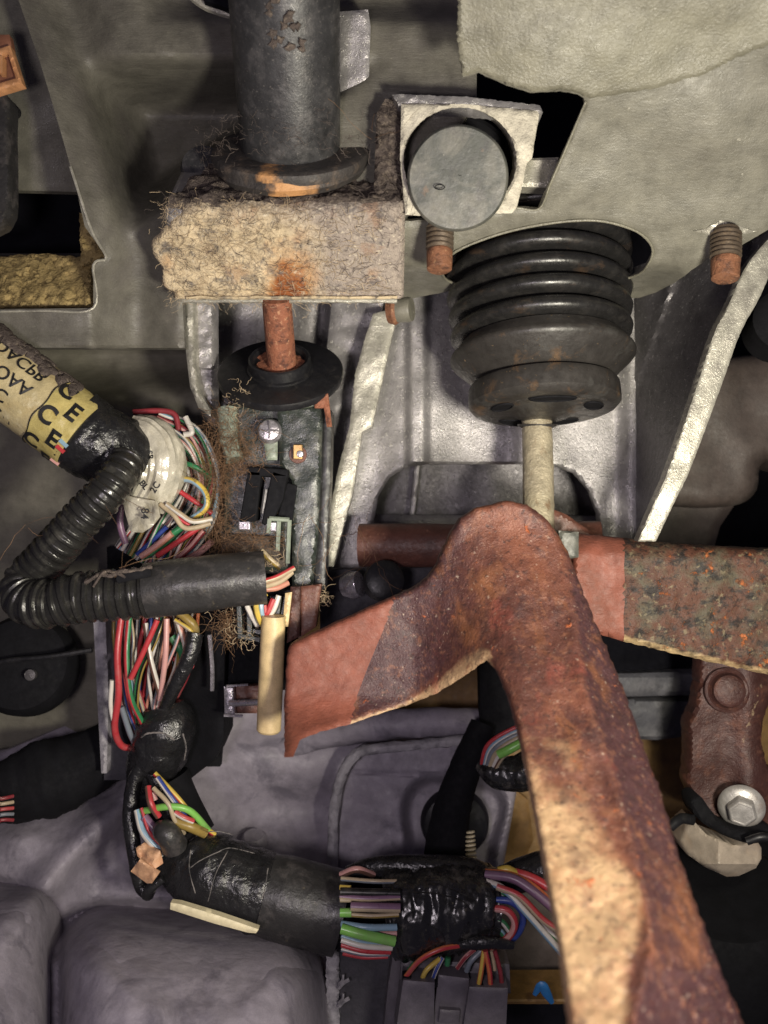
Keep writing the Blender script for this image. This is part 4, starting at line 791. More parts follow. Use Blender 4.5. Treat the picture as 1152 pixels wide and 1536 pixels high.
for s_, v_, c in ((76, -18, 'lblue'), (76, -29, 'red'), (75, -62, 'pink')):
    mb = MB(); mb.tube([onT((s_ - 6) * um, v_ * um, rT + .0003), onT((s_ + 8) * um, (v_ - 2) * um, rT + .0001)], .0010, 6); mb.build('wire', m_w[c], t_h)
def wrink(s, a): return 1 + .035 * (((s / .009 + a / 6.283) % 1) - .5) + .07 * noise.noise(V((s * 130, math.cos(a) * 1.6, math.sin(a) * 1.6))) + .03 * noise.noise(V((s * 420, math.cos(a) * 3, math.sin(a) * 3)))
mb = MB(); mb.tube(pix([(112, 644, 414), (145, 664, 416), (172, 676, 420), (196, 686, 428), (208, 700, 436)], 12), [58 * U(414) * f_ for f_ in np.interp(range(49), [0, 20, 36, 48], [1.02, 1.02, .9, .6])], 48, rf=wrink); mb.build('black_tape', m_tape, t_h)
# white crinkled tag round the bend
mb = MB(); mb.tube(pix([(198, 650, 430), (226, 664, 428), (240, 690, 427), (236, 722, 427), (218, 752, 428)], 12), [U(427) * f_ for f_ in np.interp(range(49), [0, 10, 16, 30, 48], [30, 38, 40, 40, 34])], 48, rf=lambda s, a: 1 + .09 * noise.noise(V((s * 30, math.cos(a) * 2.5, math.sin(a) * 2.5))) + .17 * noise.noise(V((s * 22, math.cos(a) * 6, math.sin(a) * 6))) + .06 * noise.noise(V((s * 240, a * 2, 1)))); wlt = bvh(mb); wl = mb.build('white_label', m_wlabel, t_h)
mb = MB(); relief(mb, [(182, 742), (236, 752), (240, 775), (228, 790), (214, 799), (196, 798), (188, 770)], plane3((180, 740, 418), (240, 750, 412), (210, 800, 416)), 1.2, 2, 4, nz=((22, 3), (9, .8))); wf = mb.build('label_flap', m_wlabel, t_h)
def flapfn(cx, cy, d, rot, sz):
    cr, sr = math.cos(rot), math.sin(rot)
    return lambda a, b: P(cx + (a * cr - b * sr) * sz, cy + (-a * sr - b * cr) * sz, d)
letters('84', 0, 0, 1, False, .02, wf, flapfn(218, 762, 411.4, -.35 - math.pi / 2 + .3, 17))
def hugfn(tree, cx, cy, rot, sz):
    cr, sr = math.cos(rot), math.sin(rot)
    return lambda a, b: hug(tree, cx + (a * cr - b * sr) * sz, cy + (-a * sr - b * cr) * sz, .0006)
letters('SR', 0, 0, 1, False, .02, wl, hugfn(wlt, 224, 676, -1.4, 13)); letters('BL', 0, 0, 1, False, .02, wl, hugfn(wlt, 212, 722, -.9, 13)); letters('2C', 0, 0, 1, False, .02, wl, hugfn(wlt, 228, 738, 1.0, 14))
# loose wires behind and below the label
bundle(t_h, [(228, 640, 445, 30), (275, 665, 448, 34), (296, 710, 452, 36), (286, 762, 452, 44), (250, 805, 450, 56), (222, 850, 452, 58)], 62, CO, 3.2, 3)
for pts, c, r_, s_ in (([(200, 618, 440), (240, 616, 440), (262, 622, 440), (268, 645, 440)], 'dred', 5, None), ([(265, 718, 428), (290, 722, 426), (308, 740, 425), (308, 762, 425), (285, 780, 426)], 'yellow', 5.5, 'lblue'),
    ([(240, 756, 420), (260, 772, 419), (274, 790, 419), (290, 792, 419), (316, 785, 420)], 'tan', 4.5, None), ([(250, 756, 419), (272, 772, 418), (290, 782, 418), (318, 778, 421)], 'tan', 4.5, 'white'), ([(256, 760, 421), (270, 778, 420), (284, 788, 421)], 'red', 3, None),
    ([(268, 692, 432), (292, 700, 430), (316, 716, 434)], 'green', 4.5, None), ([(262, 732, 430), (292, 752, 430), (318, 770, 432)], 'red', 4.5, None), ([(182, 750, 440), (180, 785, 440), (188, 815, 442)], 'purple', 6, None),
    ([(258, 800, 430), (236, 818, 432), (212, 835, 434)], 'salmon', 6, 'pink'), ([(300, 790, 430), (268, 812, 430), (236, 834, 432)], 'red', 5, None), ([(318, 812, 430), (300, 828, 432), (282, 838, 434)], 'pink', 6, None),
    ([(276, 788, 432), (252, 806, 432), (226, 830, 434)], 'green', 6, None), ([(250, 790, 433), (228, 812, 434), (206, 832, 436)], 'blue', 4.5, None), ([(306, 796, 431), (286, 820, 432), (268, 836, 434)], 'dred', 5, 'pink'), ([(278, 625, 440), (288, 648, 440), (276, 652, 440)], 'white', 5, None)):
    wire(t_h, pts, c, r_, 8, s_)
# centre bundle below the conduit
bundle(t_h, [(236, 915, 458, 70), (232, 960, 455, 68), (226, 1010, 455, 58), (222, 1060, 458, 42), (232, 1110, 462, 30)], 70, CO, 3.3, 11)
for pts, c, r_, s_ in (([(182, 925, 440), (176, 980, 438), (178, 1040, 440), (172, 1090, 446), (182, 1118, 452), (205, 1122, 456)], 'red', 6, None), ([(194, 925, 438), (190, 985, 436), (196, 1045, 438), (214, 1085, 446)], 'green', 5, 'red'), ([(236, 930, 432), (214, 980, 432), (196, 1018, 434)], 'red', 5, None),
    ([(250, 928, 432), (248, 985, 432), (240, 1050, 438)], 'pink', 5, None), ([(218, 935, 436), (226, 990, 434), (240, 1040, 438), (246, 1060, 444)], 'white', 5, 'brown'), ([(220, 955, 437), (230, 1005, 436), (240, 1040, 440)], 'blue', 4.5, None), ([(168, 1020, 440), (166, 1058, 442), (172, 1090, 446)], 'white', 4, None),
    ([(266, 930, 436), (276, 960, 436), (280, 985, 440)], 'salmon', 5, 'white'), ([(258, 955, 440), (270, 972, 440), (276, 988, 442)], 'green', 8, None), ([(265, 915, 434), (290, 938, 434), (292, 958, 440)], 'gold', 8, None), ([(262, 930, 432), (285, 945, 432), (294, 962, 436)], 'yellow', 3.5, 'tan'),
    ([(182, 1060, 444), (195, 1100, 448), (205, 1120, 452)], 'grey', 5, None), ([(255, 985, 444), (275, 995, 444), (290, 1000, 446)], 'red', 4.5, None)):
    wire(t_h, pts, c, r_, 8, s_)
mb = MB(); mb.tube(pix([(292, 950, 432), (284, 985, 430), (262, 1030, 432), (248, 1060, 436)], 10), [U(432) * f_ for f_ in np.interp(range(31), [0, 15, 30], [13, 12, 9])], 14, rf=wrink); mb.build('tape_tail', m_tape, t_h)
mb = MB(); mb.tube(pix([(244, 1058, 452), (250, 1085, 452), (242, 1120, 454), (225, 1150, 456), (212, 1185, 456)], 10), [U(452) * f_ for f_ in np.interp(range(41), [0, 12, 26, 40], [30, 46, 42, 24])], 40, rf=wrink); ltT = bvh(mb); mb.build('lower_tape', m_tape, t_h)
for pts in ([(212, 1106), (222, 1100), (244, 1100), (262, 1110)], [(274, 1100), (279, 1120), (276, 1140)]):
    mb = MB(); mb.tube(hugpath(ltT, pts, 8, .00005), .0004, 5, rf=lambda s, a: 1 + .6 * noise.noise(V((s * 700, a, 0)))); mb.build('tape_fold', m_hairg2, t_h)

# corrugated conduit branch
t_c2 = thing('conduit', P(30, 890, 400), 'black corrugated conduit bending in a loop and running across to the switch', 'conduit')
def corr(p): return lambda s, a: 1 + .05 * (1 if math.sin(s / p * 6.283) > .1 else -1) * min(1, abs(math.sin(s / p * 6.283) - .1) * 2.2) + .02 * noise.noise(V((s * 100, a, 1)))
mb = MB(); mb.tube(pix([(192, 690, 402), (178, 712, 396), (156, 742, 393), (128, 772, 394), (98, 806, 396), (70, 838, 400), (54, 858, 402)], 40), [U(395) * f_ for f_ in np.interp(range(241), [0, 60, 240], [26, 29, 33])], 32, rf=corr(.0042)); mb.build('upper_run', m_conduit, t_c2)
mb = MB(); mb.tube(pix([(62, 848, 402), (42, 868, 403), (34, 888, 399), (48, 905, 394), (78, 906, 391)], 40), [U(396) * f_ for f_ in np.interp(range(161), [0, 80, 160], [33, 33, 36])], 36, rf=corr(.0044)); mb.build('u_bend', m_conduit, t_c2)
mb = MB(); mb.tube(pix([(70, 906, 391.5), (84, 905, 391.2), (100, 901, 391), (120, 896, 391), (180, 892, 391), (245, 886, 391)], 42), [U(392) * f_ for f_ in np.interp(range(211), [0, 80, 210], [30, 37, 38])], 36, rf=corr(.0046)); mb.build('lower_run', m_conduit, t_c2)
mb = MB(); mb.tube(pix([(222, 886, 391), (260, 881, 391), (300, 876, 392), (350, 870, 394), (398, 866, 396)], 14), [U(392) * f_ for f_ in np.interp(range(57), [0, 14, 56], [41, 42, 40])], 44, rf=lambda s, a: 1 + .02 * noise.noise(V((s * 60, math.cos(a) * 2, math.sin(a) * 2))) + .018 * ((s / .02 + a / 6.283) % 1)); mb.build('smooth_tape', m_taped, t_c2)
mb = MB(); mb.tube(pix([(128, 874, 380), (150, 862, 378), (165, 864, 377), (180, 858, 378), (205, 856, 379), (228, 850, 381)], 10), .0009, 6, rf=lambda s, a: 1 + .5 * noise.noise(V((s * 500, a, 0)))); mb.tube(pix([(140, 880, 378), (156, 858, 377), (175, 860, 377), (188, 866, 378)], 8), .0006, 5); mb.build('split_edge', m_dustdark, t_c2)
mb = MB(); mb.tube(pix([(176, 868, 379), (200, 862, 379), (225, 858, 381)], 6), 8 * U(380), 10, flat=.6); mb.build('split', m_matte, t_c2)
for pts, c, s_ in (([(396, 872, 398), (415, 866, 400), (441, 852, 404)], 'red', 'tan'), ([(396, 880, 398), (420, 872, 402), (438, 858, 405)], 'tan', None), ([(398, 884, 400), (415, 882, 402), (432, 874, 405)], 'salmon', None), ([(392, 826, 410), (404, 838, 410), (420, 852, 412)], 'tan', 'gold')):
    wire(t_c2, pts, c, 5, 6, s_)
# black box side and metal strip beside the bundle
t = thing('fuse_box', P(300, 1140, 470), 'matte black box side standing right of the hanging wires', 'box')
mb = MB(); relief(mb, [(275, 905), (338, 905), (335, 1110), (322, 1140), (290, 1165), (262, 1190)], plane3((270, 900, 462), (340, 900, 452), (300, 1160, 468)), 30, 4, 8, nz=((30, 1),)); mb.build('side', m_matte, t)
mb = MB(); mb.tube(pix([(314, 952, 448), (318, 1000, 449), (318, 1036, 450)], 5), .0011, 6); mb.build('light_strip', m_chrome, t)
mb = MB(); relief(mb, [(140, 930), (158, 930), (163, 1040), (160, 1160), (152, 1160), (146, 1050)], flat(464), 14, 3, 5, nz=((14, .8),)); mb.build('edge_strip', m_padw, t)
mb = MB(); relief(mb, [(156, 960), (172, 960), (200, 1170), (156, 1170)], flat(472), 14, 3, 6); mb.build('back_edge', m_padd, t)
mb = MB(); relief(mb, [(160, 820), (340, 800), (345, 960), (330, 1150), (170, 1150)], flat(492), 6, 2, 12); mb.build('back', m_matte, t)
# black knob and black harness at the lower left
t = thing('round_knob', P(50, 1060, 470), 'large round black knob in shadow at the left edge', 'knob')
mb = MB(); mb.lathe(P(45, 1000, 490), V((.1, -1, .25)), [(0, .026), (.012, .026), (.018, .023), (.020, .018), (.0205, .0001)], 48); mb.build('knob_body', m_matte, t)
mb = MB(); mb.tube(pix([(-240, 1008, 470), (-40, 998, 466), (20, 990, 464), (75, 985, 464), (138, 975, 466)], 8), .0014, 8); mb.build('bar', m_blackp, t)
mb = MB(); mb.lathe(P(48, 1012, 468), V((0, -1, .1)), [(0, .0028), (.003, .0028), (.0035, .0001)], 12); mb.build('pin', m_greyd, t)
t = thing('black_harness', P(90, 1200, 480), 'black fabric taped cable lying across the dark lower left', 'wiring harness')
mb = MB(); mb.tube(pix([(-420, 1270, 440), (-80, 1205, 470), (0, 1190, 476), (60, 1172, 482), (120, 1150, 488), (200, 1110, 494)], 12), [U(480) * f_ for f_ in np.interp(range(61), [0, 12, 24, 38, 60], [50, 50, 44, 60, 42])], 30, rf=wrink); mb.build('wrap', m_matte, t)
for k, c in enumerate(('dred', 'tan', 'red', 'grey', 'dred')): wire(t, [(-300, 1250 + k * 11, 420), (-30, 1202 + k * 9, 440), (2, 1198 + k * 8, 442), (20, 1200 + k * 9 - 6, 446)], c, 3.2, 5)

# ------------------------------------------------------------------ lower harness
t_l = thing('wiring_harness', P(430, 1400, 440), 'fat black taped harness running right above the grey floor hump', 'wiring harness')
mb = MB(); mb.tube(pix([(264, 1258, 444), (275, 1285, 442), (310, 1308, 438), (360, 1328, 436), (420, 1346, 436), (480, 1364, 436), (512, 1372, 436)], 14), [U(438) * f_ for f_ in np.interp(range(85), [0, 10, 30, 56, 84], [30, 44, 60, 58, 58])], 56, rf=wrink); tapeT = bvh(mb); mb.build('black_tape', m_tape, t_l)
mb = MB(); mb.tube(pix([(398, 1340, 435), (450, 1354, 435), (513, 1370, 435)], 18), [U(436) * f_ for f_ in np.interp(range(37), [0, 8, 36], [58, 61, 61])], 56, rf=lambda s, a: 1 + .02 * noise.noise(V((s * 80, math.cos(a) * 2, math.sin(a) * 2)))); mb.build('smooth_wrap', m_taped, t_l)
# pale creases lying on the tape
for pts in ([(286, 1275), (284, 1305), (293, 1340)], [(285, 1302), (300, 1291), (325, 1279), (345, 1272), (382, 1280)], [(342, 1276), (324, 1310), (312, 1352)], [(268, 1272), (300, 1252), (325, 1247), (350, 1252)], [(402, 1302), (398, 1330), (393, 1348)]):
    mb = MB(); mb.tube(hugpath(tapeT, pts, 12, .00003), .00022, 5, rf=lambda s, a: 1 + .6 * noise.noise(V((s * 700, a, 0)))); mb.build('crease_edge', m_hairg2, t_l)
mb = MB(); mb.tube(pix([(262, 1240, 446), (225, 1155, 446), (205, 1165, 446), (195, 1215, 444), (200, 1270, 440), (212, 1330, 438), (232, 1340, 438)], 10), [U(445) * f_ for f_ in np.interp(range(61), [0, 8, 15, 40, 60], [10, 11, 12, 11, 9])], 14, rf=wrink); mb.build('open_sleeve', m_tape, t_l)
mb = MB(); mb.tube(pix([(238, 1172, 462), (256, 1215, 462), (280, 1262, 460)], 6), 46 * U(462), 20); mb.build('sleeve_inside', m_matte, t_l)
wire_l = [([(232, 1160, 436), (265, 1195, 434), (296, 1232, 436), (322, 1252, 440)], 'yellow', 4.5, 'red'), ([(236, 1166, 433), (260, 1200, 431), (286, 1236, 434)], 'blue', 4.5, 'white'), ([(210, 1218, 434), (250, 1210, 428), (284, 1216, 430), (312, 1245, 436)], 'lime', 6, None),
    ([(222, 1180, 432), (226, 1205, 428), (238, 1225, 430)], 'red', 6, 'brown'), ([(230, 1182, 430), (252, 1205, 427), (262, 1230, 428), (276, 1250, 434)], 'tan', 4, None), ([(206, 1215, 434), (216, 1250, 430), (246, 1282, 430)], 'lblue', 6.5, 'white'), ([(212, 1212, 432), (224, 1248, 429), (246, 1272, 430)], 'red', 3, None),
    ([(262, 1232, 430), (285, 1240, 430), (308, 1250, 434)], 'gold', 9, None), ([(262, 1218, 428), (275, 1226, 428), (290, 1232, 430)], 'red', 5, 'white'), ([(216, 1225, 432), (235, 1248, 431), (252, 1262, 434)], 'purple', 8, None), ([(228, 1188, 434), (232, 1200, 434)], 'pink', 6, None)]
for pts, c, r_, s_ in wire_l: wire(t_l, pts, c, r_, 8, s_)
mb = MB(); mb.tube(pix([(236, 1240, 428), (252, 1252, 424), (262, 1270, 428)], 6), [U(428) * f_ for f_ in np.interp(range(13), [0, 3, 12], [10, 17, 20])], 16, rf=wrink); mb.build('taped_branch', m_taped, t_l)
mb = MB(); mb.tube(pix([(245, 1318, 428), (226, 1332, 428), (220, 1344, 430)], 5), [U(428) * f_ for f_ in np.linspace(6, 9, 11)], 10); mb.build('tape_tail', m_tape, t_l)
mb = MB(); mb.tube(pix([(514, 1350, 442), (560, 1358, 444), (600, 1362, 446)], 6), 50 * U(444), 20); mb.build('core', m_matte, t_l)
for pts, c, r_, s_ in (([(512, 1312, 424), (535, 1304, 420), (560, 1312, 426)], 'pink', 6, 'brown'), ([(512, 1318, 418), (560, 1322, 414), (595, 1322, 416)], 'tan', 4, 'grey'), ([(510, 1331, 410), (526, 1332, 409)], 'yellow', 4.5, None), ([(510, 1350, 404), (527, 1350, 404)], 'tan', 4, None), ([(510, 1369, 402), (527, 1369, 402)], 'lime', 7.5, None), ([(510, 1338, 405), (600, 1340, 406)], 'black', 7, None), ([(510, 1345, 404.5), (550, 1348, 403.5), (600, 1346, 405)], 'purple', 5, 'tan'), ([(526, 1360, 402), (560, 1361, 402), (600, 1362, 403)], 'purple', 8, 'tan'), ([(526, 1372, 402), (560, 1374, 402), (598, 1372, 403)], 'tan', 4, 'gold'),
    ([(512, 1386, 406), (550, 1391, 404), (595, 1391, 406)], 'lblue', 6, None), ([(512, 1393, 403), (545, 1402, 402), (592, 1412, 404)], 'lime', 9, None), ([(512, 1404, 406), (545, 1414, 405), (590, 1418, 407)], 'lblue', 4, None), ([(512, 1410, 405), (545, 1419, 404), (588, 1422, 406)], 'white', 5, None), ([(512, 1417, 406), (545, 1426, 405), (586, 1428, 407)], 'red', 4.5, None), ([(512, 1424, 408), (545, 1431, 407), (584, 1431, 408)], 'white', 4, 'grey'), ([(514, 1430, 409), (545, 1436, 409), (582, 1435, 409)], 'red', 3.5, None), ([(540, 1400, 406), (595, 1400, 407)], 'pink', 5, None)):
    wire(t_l, pts, c, r_, 7, s_)
mb = MB(); mb.tube(pix([(588, 1368, 428), (640, 1362, 426), (690, 1356, 426), (736, 1358, 428)], 20), [U(427) * f_ for f_ in np.interp(range(61), [0, 10, 30, 60], [66, 70, 66, 58])], 72, rf=lambda s, a: 1 + .10 * noise.noise(V((s * 90, math.cos(a) * 1.5, math.sin(a) * 1.5))) + .06 * noise.noise(V((s * 330, a * 1.2, 3))) + .03 * noise.noise(V((s * 700, a * 3, 5)))); crT = bvh(mb); mb.build('crumpled_tape', m_crump, t_l)
mb = MB(); mb.tube(pix([(520, 1308, 432), (560, 1300, 430), (630, 1300, 428), (700, 1306, 428), (735, 1322, 430)], 10), [U(428) * f_ for f_ in np.interp(range(41), [0, 12, 40], [8, 16, 22])], 20, rf=wrink); mb.build('upper_tape', m_tape, t_l)
for pts in ([(612, 1338), (650, 1340), (690, 1350), (708, 1366)], [(640, 1318), (680, 1335), (714, 1350)], [(642, 1386), (662, 1400), (668, 1416)], [(598, 1330), (592, 1380), (590, 1415)]):
    mb = MB(); mb.tube(hugpath(crT, pts, 8, .00005), .0003, 5, rf=lambda s, a: 1 + .5 * noise.noise(V((s * 600, a, 0)))); mb.build('crease_edge', m_conduit, t_l)
for pts, c, r_, s_ in (([(728, 1312, 420), (770, 1318, 416), (806, 1342, 412), (850, 1380, 408)], 'purple', 8, None), ([(728, 1308, 422), (765, 1312, 420), (800, 1330, 416), (840, 1366, 412)], 'orange', 6, None), ([(728, 1322, 418), (756, 1334, 414), (790, 1370, 410), (850, 1438, 406)], 'white', 6, 'lblue'), ([(730, 1330, 418), (760, 1342, 416), (800, 1378, 412), (850, 1420, 408)], 'white', 5, 'green'),
    ([(745, 1330, 414), (780, 1345, 411), (815, 1380, 408), (850, 1402, 406)], 'red', 6, 'tan'), ([(760, 1306, 424), (800, 1318, 420), (850, 1348, 414)], 'red', 8, None), ([(748, 1306, 423), (762, 1304, 422), (776, 1312, 422)], 'yellow', 7, None), ([(732, 1350, 414), (765, 1352, 412), (784, 1370, 412), (780, 1395, 414), (762, 1412, 416), (735, 1416, 418)], 'blue', 6, None),
    ([(732, 1362, 412), (760, 1366, 410), (772, 1384, 410), (764, 1404, 412), (744, 1416, 414), (720, 1424, 416)], 'red', 6.5, 'pink'), ([(745, 1348, 416), (775, 1354, 414), (788, 1374, 414), (784, 1392, 416)], 'yellow', 4, 'orange'), ([(732, 1376, 412), (752, 1382, 411), (764, 1396, 412)], 'green', 5, 'white'), ([(730, 1340, 418), (765, 1346, 416), (796, 1372, 414)], 'grey', 5, None), ([(736, 1392, 413), (750, 1396, 413), (756, 1404, 414)], 'lblue', 5, 'green'),
    ([(690, 1418, 410), (660, 1424, 408), (630, 1440, 408), (608, 1466, 410)], 'orange', 4.5, 'red'), ([(660, 1438, 412), (640, 1455, 410), (632, 1472, 411)], 'yellow', 4.5, None), ([(664, 1436, 412), (654, 1456, 411), (648, 1474, 412)], 'white', 4, 'blue'), ([(672, 1436, 414), (671, 1448, 414)], 'green', 5, None), ([(712, 1424, 410), (698, 1436, 409), (686, 1452, 411)], 'pink', 4, 'dred'), ([(722, 1426, 412), (706, 1442, 411), (700, 1456, 413)], 'grey', 5, None),
    ([(726, 1426, 409), (722, 1455, 408), (718, 1478, 410)], 'orange', 4.5, 'yellow'), ([(728, 1426, 408), (734, 1455, 408), (736, 1480, 410)], 'red', 4.5, 'orange'), ([(742, 1426, 411), (750, 1455, 410), (753, 1480, 412)], 'dred', 4, None), ([(738, 1426, 412), (742, 1455, 412)], 'tan', 4, None), ([(640, 1432, 415), (622, 1446, 415), (614, 1456, 415)], 'green', 5, None)):
    wire(t_l, pts, c, r_, 7, s_)
mb = MB(); mb.tube(pix([(735, 1330, 436), (800, 1308, 432), (880, 1300, 426)], 8), [U(430) * f_ for f_ in np.linspace(20, 34, 17)], 24, rf=wrink); mb.build('branch_tape', m_tape, t_l)
mb = MB(); mb.tube(pix([(690, 1418, 408), (730, 1414, 406), (770, 1418, 408)], 8), [U(408) * f_ for f_ in np.interp(range(17), [0, 6, 16], [6, 11, 6])], 14, rf=wrink, flat=.7); mb.build('tape_tail', m_tape, t_l)
# connector
t = thing('connector', P(680, 1536, 412), 'charcoal plastic connector block with coloured wires plugged into its top', 'connector')
mb = MB(); relief(mb, [(605, 1470), (652, 1474), (650, 1560), (592, 1560)], flat(406), 20, 2, 6); mb.build('left_shell', m_conn, t)
mb = MB(); relief(mb, [(704, 1480), (762, 1482), (758, 1560), (692, 1560)], flat(406), 20, 2, 6); mb.build('right_shell', m_conn, t)
mb = MB(); relief(mb, [(658, 1462), (704, 1468), (692, 1560), (646, 1560)], flat(409), 20, 2, 6); mb.build('centre_shell', m_conn, t)
mb = MB(); relief(mb, [(660, 1514), (690, 1516), (688, 1535), (658, 1534)], flat(406), 6, 1.5, 4); mb.build('latch', m_conn, t)
mb = MB(); relief(mb, [(602, 1440), (764, 1446), (766, 1490), (600, 1484)], flat(419), 22, 3, 6); mb.build('rear_shell', m_conn, t)
for k, (x, y) in enumerate(((610, 1466), (633, 1472), (649, 1473), (718, 1478), (736, 1480), (753, 1481))):
    mb = MB(); mb.box(P(x, y - 1, 411), X, (0, 1, 0), (0, 0, 1), .0019, .003, .0012); mb.build('port', m_matte, t)
mb = MB(); relief(mb, [(590, 1430), (602, 1430), (600, 1560), (574, 1560), (582, 1480)], flat(430), 16, 3, 6); mb.build('side_rail', m_conn, t)
# dark trim below harness and pale torn strip
mb = MB(); relief(mb, [(505, 1415), (600, 1415), (600, 1760), (505, 1760)], flat(450), 10, 3, 14); tag(mb.build('dark_trim', m_padd), 'dark plain trim panel left of the connector block', 'trim')
t = thing('torn_strip', P(495, 1536, 440), 'narrow grey strip with torn frayed edge beside the floor hump', 'strip')
mb = MB(); relief(mb, [(489, 1432), (508, 1434), (510, 1560), (490, 1560)], flat(446), 6, 3, 4, jit=.8, nz=((9, 1),)); mb.build('strip_body', m_padw, t)
mb = MB()
for y in (1474, 1502): mb.tube(pix([(508, y + 8, 444), (516, y, 443), (524, y - 5, 443)], 4), .0009, 5); mb.tube(pix([(508, y + 2, 444), (514, y - 4, 443), (515, y - 12, 443)], 4), .0006, 5)
mb.build('frayed_edge', m_padw, t)
mb = MB(); relief(mb, [(256, 1354), (270, 1356), (330, 1374), (388, 1394), (384, 1400), (372, 1399), (320, 1385), (255, 1364)], plane3((255, 1360, 402), (385, 1398, 398), (320, 1360, 400)), 4, 2, 4); tag(mb.build('cream_strip', m_cream), 'thin cream plastic strip lying between harness and floor hump', 'strip')
t = thing('tape_scrap', P(220, 1310, 434), 'crumpled peach tape scrap stuck at the open sleeve', 'tape')
mb = MB(); relief(mb, [(204, 1272), (216, 1264), (240, 1276), (244, 1296), (228, 1306), (206, 1284)], plane3((204, 1272, 428), (244, 1280, 424), (225, 1306, 421)), 1, 2, 3, nz=((14, 3), (7, 1))); mb.build('upper_fold', m_paper, t)
mb = MB(); relief(mb, [(196, 1307), (210, 1289), (240, 1308), (228, 1325), (220, 1325)], plane3((196, 1307, 424), (240, 1308, 420), (222, 1325, 424)), 1, 2, 3, nz=((14, 2), (7, 1))); mb.build('lower_fold', m_paper, t)

# small wire bundle behind the long arm
t = thing('wire_bundle', P(760, 1170, 460), 'short wire bundle with a lime wire in crinkled black tape behind the arm', 'wiring harness')
for k, (c, s_, r_) in enumerate((('red', None, 4), ('lblue', 'white', 4), ('grey', None, 4.5), ('tan', None, 5), ('white', None, 4), ('brown', 'tan', 4))):
    wire(t, [(722 + k * 4, 1150 + k, 452 - k), (730 + k * 5, 1120 + k * 3, 448 - k), (752 + k * 6, 1102 + k * 3, 446 - k), (790 + k * 6, 1084 + k * 4, 444 - k)], c, r_, 7, s_)
wire(t, [(748, 1132, 436), (768, 1122, 434), (800, 1104, 434)], 'lime', 8, 6)
mb = MB(); mb.tube(pix([(722, 1142, 456), (745, 1158, 452), (775, 1160, 450), (810, 1150, 448)], 10), [U(452) * f_ for f_ in np.interp(range(31), [0, 10, 30], [14, 24, 30])], 24, rf=wrink); mb.build('crinkled_tape', m_crump, t)

# ------------------------------------------------------------------ right: rusted bracket, bolt, cream cap
t = thing('rusted_bracket', P(1095, 1220, 470), 'maroon rusted bracket with pressed boss at the right edge', 'bracket')
rb = [(1050, 990), (1200, 1000), (1200, 1200), (1152, 1160), (1140, 1130), (1138, 1090), (1148, 1050), (1152, 1160), (1170, 1260), (1090, 1240), (1048, 1215), (1040, 1195), (1030, 1175), (1034, 1130), (1032, 1085), (1044, 1060), (1050, 1025)]
rb = [(1050, 985), (1230, 990), (1230, 1040), (1156, 1046), (1144, 1080), (1142, 1115), (1150, 1150), (1200, 1170), (1200, 1270), (1090, 1250), (1048, 1222), (1040, 1198), (1030, 1175), (1034, 1130), (1032, 1085), (1044, 1060), (1050, 1025)]
def rbA(x, y): 
    xx = float(np.interp(y, [1000, 1060, 1120, 1200], [1150, 1132, 1112, 1150])); return .5 * math.exp(-((x - xx) / 9.0) ** 2) * sm(1000, 1030, y) * sm(1170, 1130, y)
mb = MB(); relief(mb, rb, lambda x, y: 470 - 5 * math.exp(-((x - 1125) / 26) ** 2), 12, 5, 5, nz=((60, 1.6), (12, .2)), attr=rbA, jit=.5); mb.build('plate', m_bracket, t)
mb = MB(); mb.lathe(P(1090, 1035, 468), V((-.1, -1, .1)), [(0, .0115), (.002, .0112), (.0025, .010), (.0018, .009), (.003, .0082), (.006, .0078), (.007, .006), (.0071, .0001)], 40); mb.build('boss', m_bracket, t)
t = thing('bolt', P(1108, 1240, 450), 'dull zinc flanged hex bolt holding the cream cap to the rusty bracket', 'bolt')
bd = V((-.35, -1, -.15)).normalized(); bc = P(1112, 1208, 458)
mb = MB(); mb.lathe(bc, bd, [(0, .0100), (.0012, .0112), (.0022, .0108), (.0040, .0085), (.0042, .0001)], 40); mb.build('flange', m_bolt, t)
mb = MB(); mb.lathe(bc, bd, [(.002, .0072), (.0085, .0072), (.0100, .0062), (.0098, .005), (.0099, .0001)], 6); mb.build('hex_head', m_bolt, t, bevel=.0006, smooth=False)
t = thing('moulded_cap', P(1080, 1315, 450), 'cream moulded plastic cap with black gasket under the bolt', 'cap')
cc_ = [(1027, 1238), (1038, 1229), (1060, 1252), (1100, 1268), (1136, 1262), (1142, 1272), (1142, 1288), (1134, 1302), (1108, 1314), (1090, 1315), (1058, 1301), (1030, 1281), (1019, 1262)]
mb = MB(); relief(mb, cc_, lambda x, y: 450 + (abs(x - 1078) * .34 if x < 1078 else (x - 1078) * .12) + max(0, y - 1296) * .5, 16, 3, 3.5, nz=((40, .5),), lines=[[(1078, 1264), (1076, 1304)]]); mb.build('cap_shell', m_capc, t)
mb = MB(); relief(mb, rnd([(1036, 1200), (1050, 1194), (1066, 1215), (1090, 1238), (1125, 1246), (1152, 1240), (1170, 1256), (1130, 1265), (1095, 1257), (1062, 1240), (1042, 1222)], 4), flat(448), 14, 5, 4, nz=((12, 1),)); mb.build('gasket', m_matte, t)
mb = MB(); mb.tube(pix([(1005, 1240, 456), (1022, 1228, 454), (1040, 1230, 450)], 5), 8 * U(452), 12); mb.build('rubber_tail', m_blackp, t); mb = MB(); mb.tube(pix([(1120, 1262, 440), (1145, 1255, 438), (1180, 1262, 440)], 5), 6 * U(440), 10); mb.build('rubber_tail', m_blackp, t)
mb = MB(); mb.lathe(P(1085, 1345, 500), V((-.1, -.5, 1)), [(-.07, .045), (-.03, .045), (0, .040), (.006, .034), (.007, .0001)], 48); tag(mb.build('black_cylinder', m_matte), 'matte black cylinder in deep shadow below the cream cap', 'cylinder')
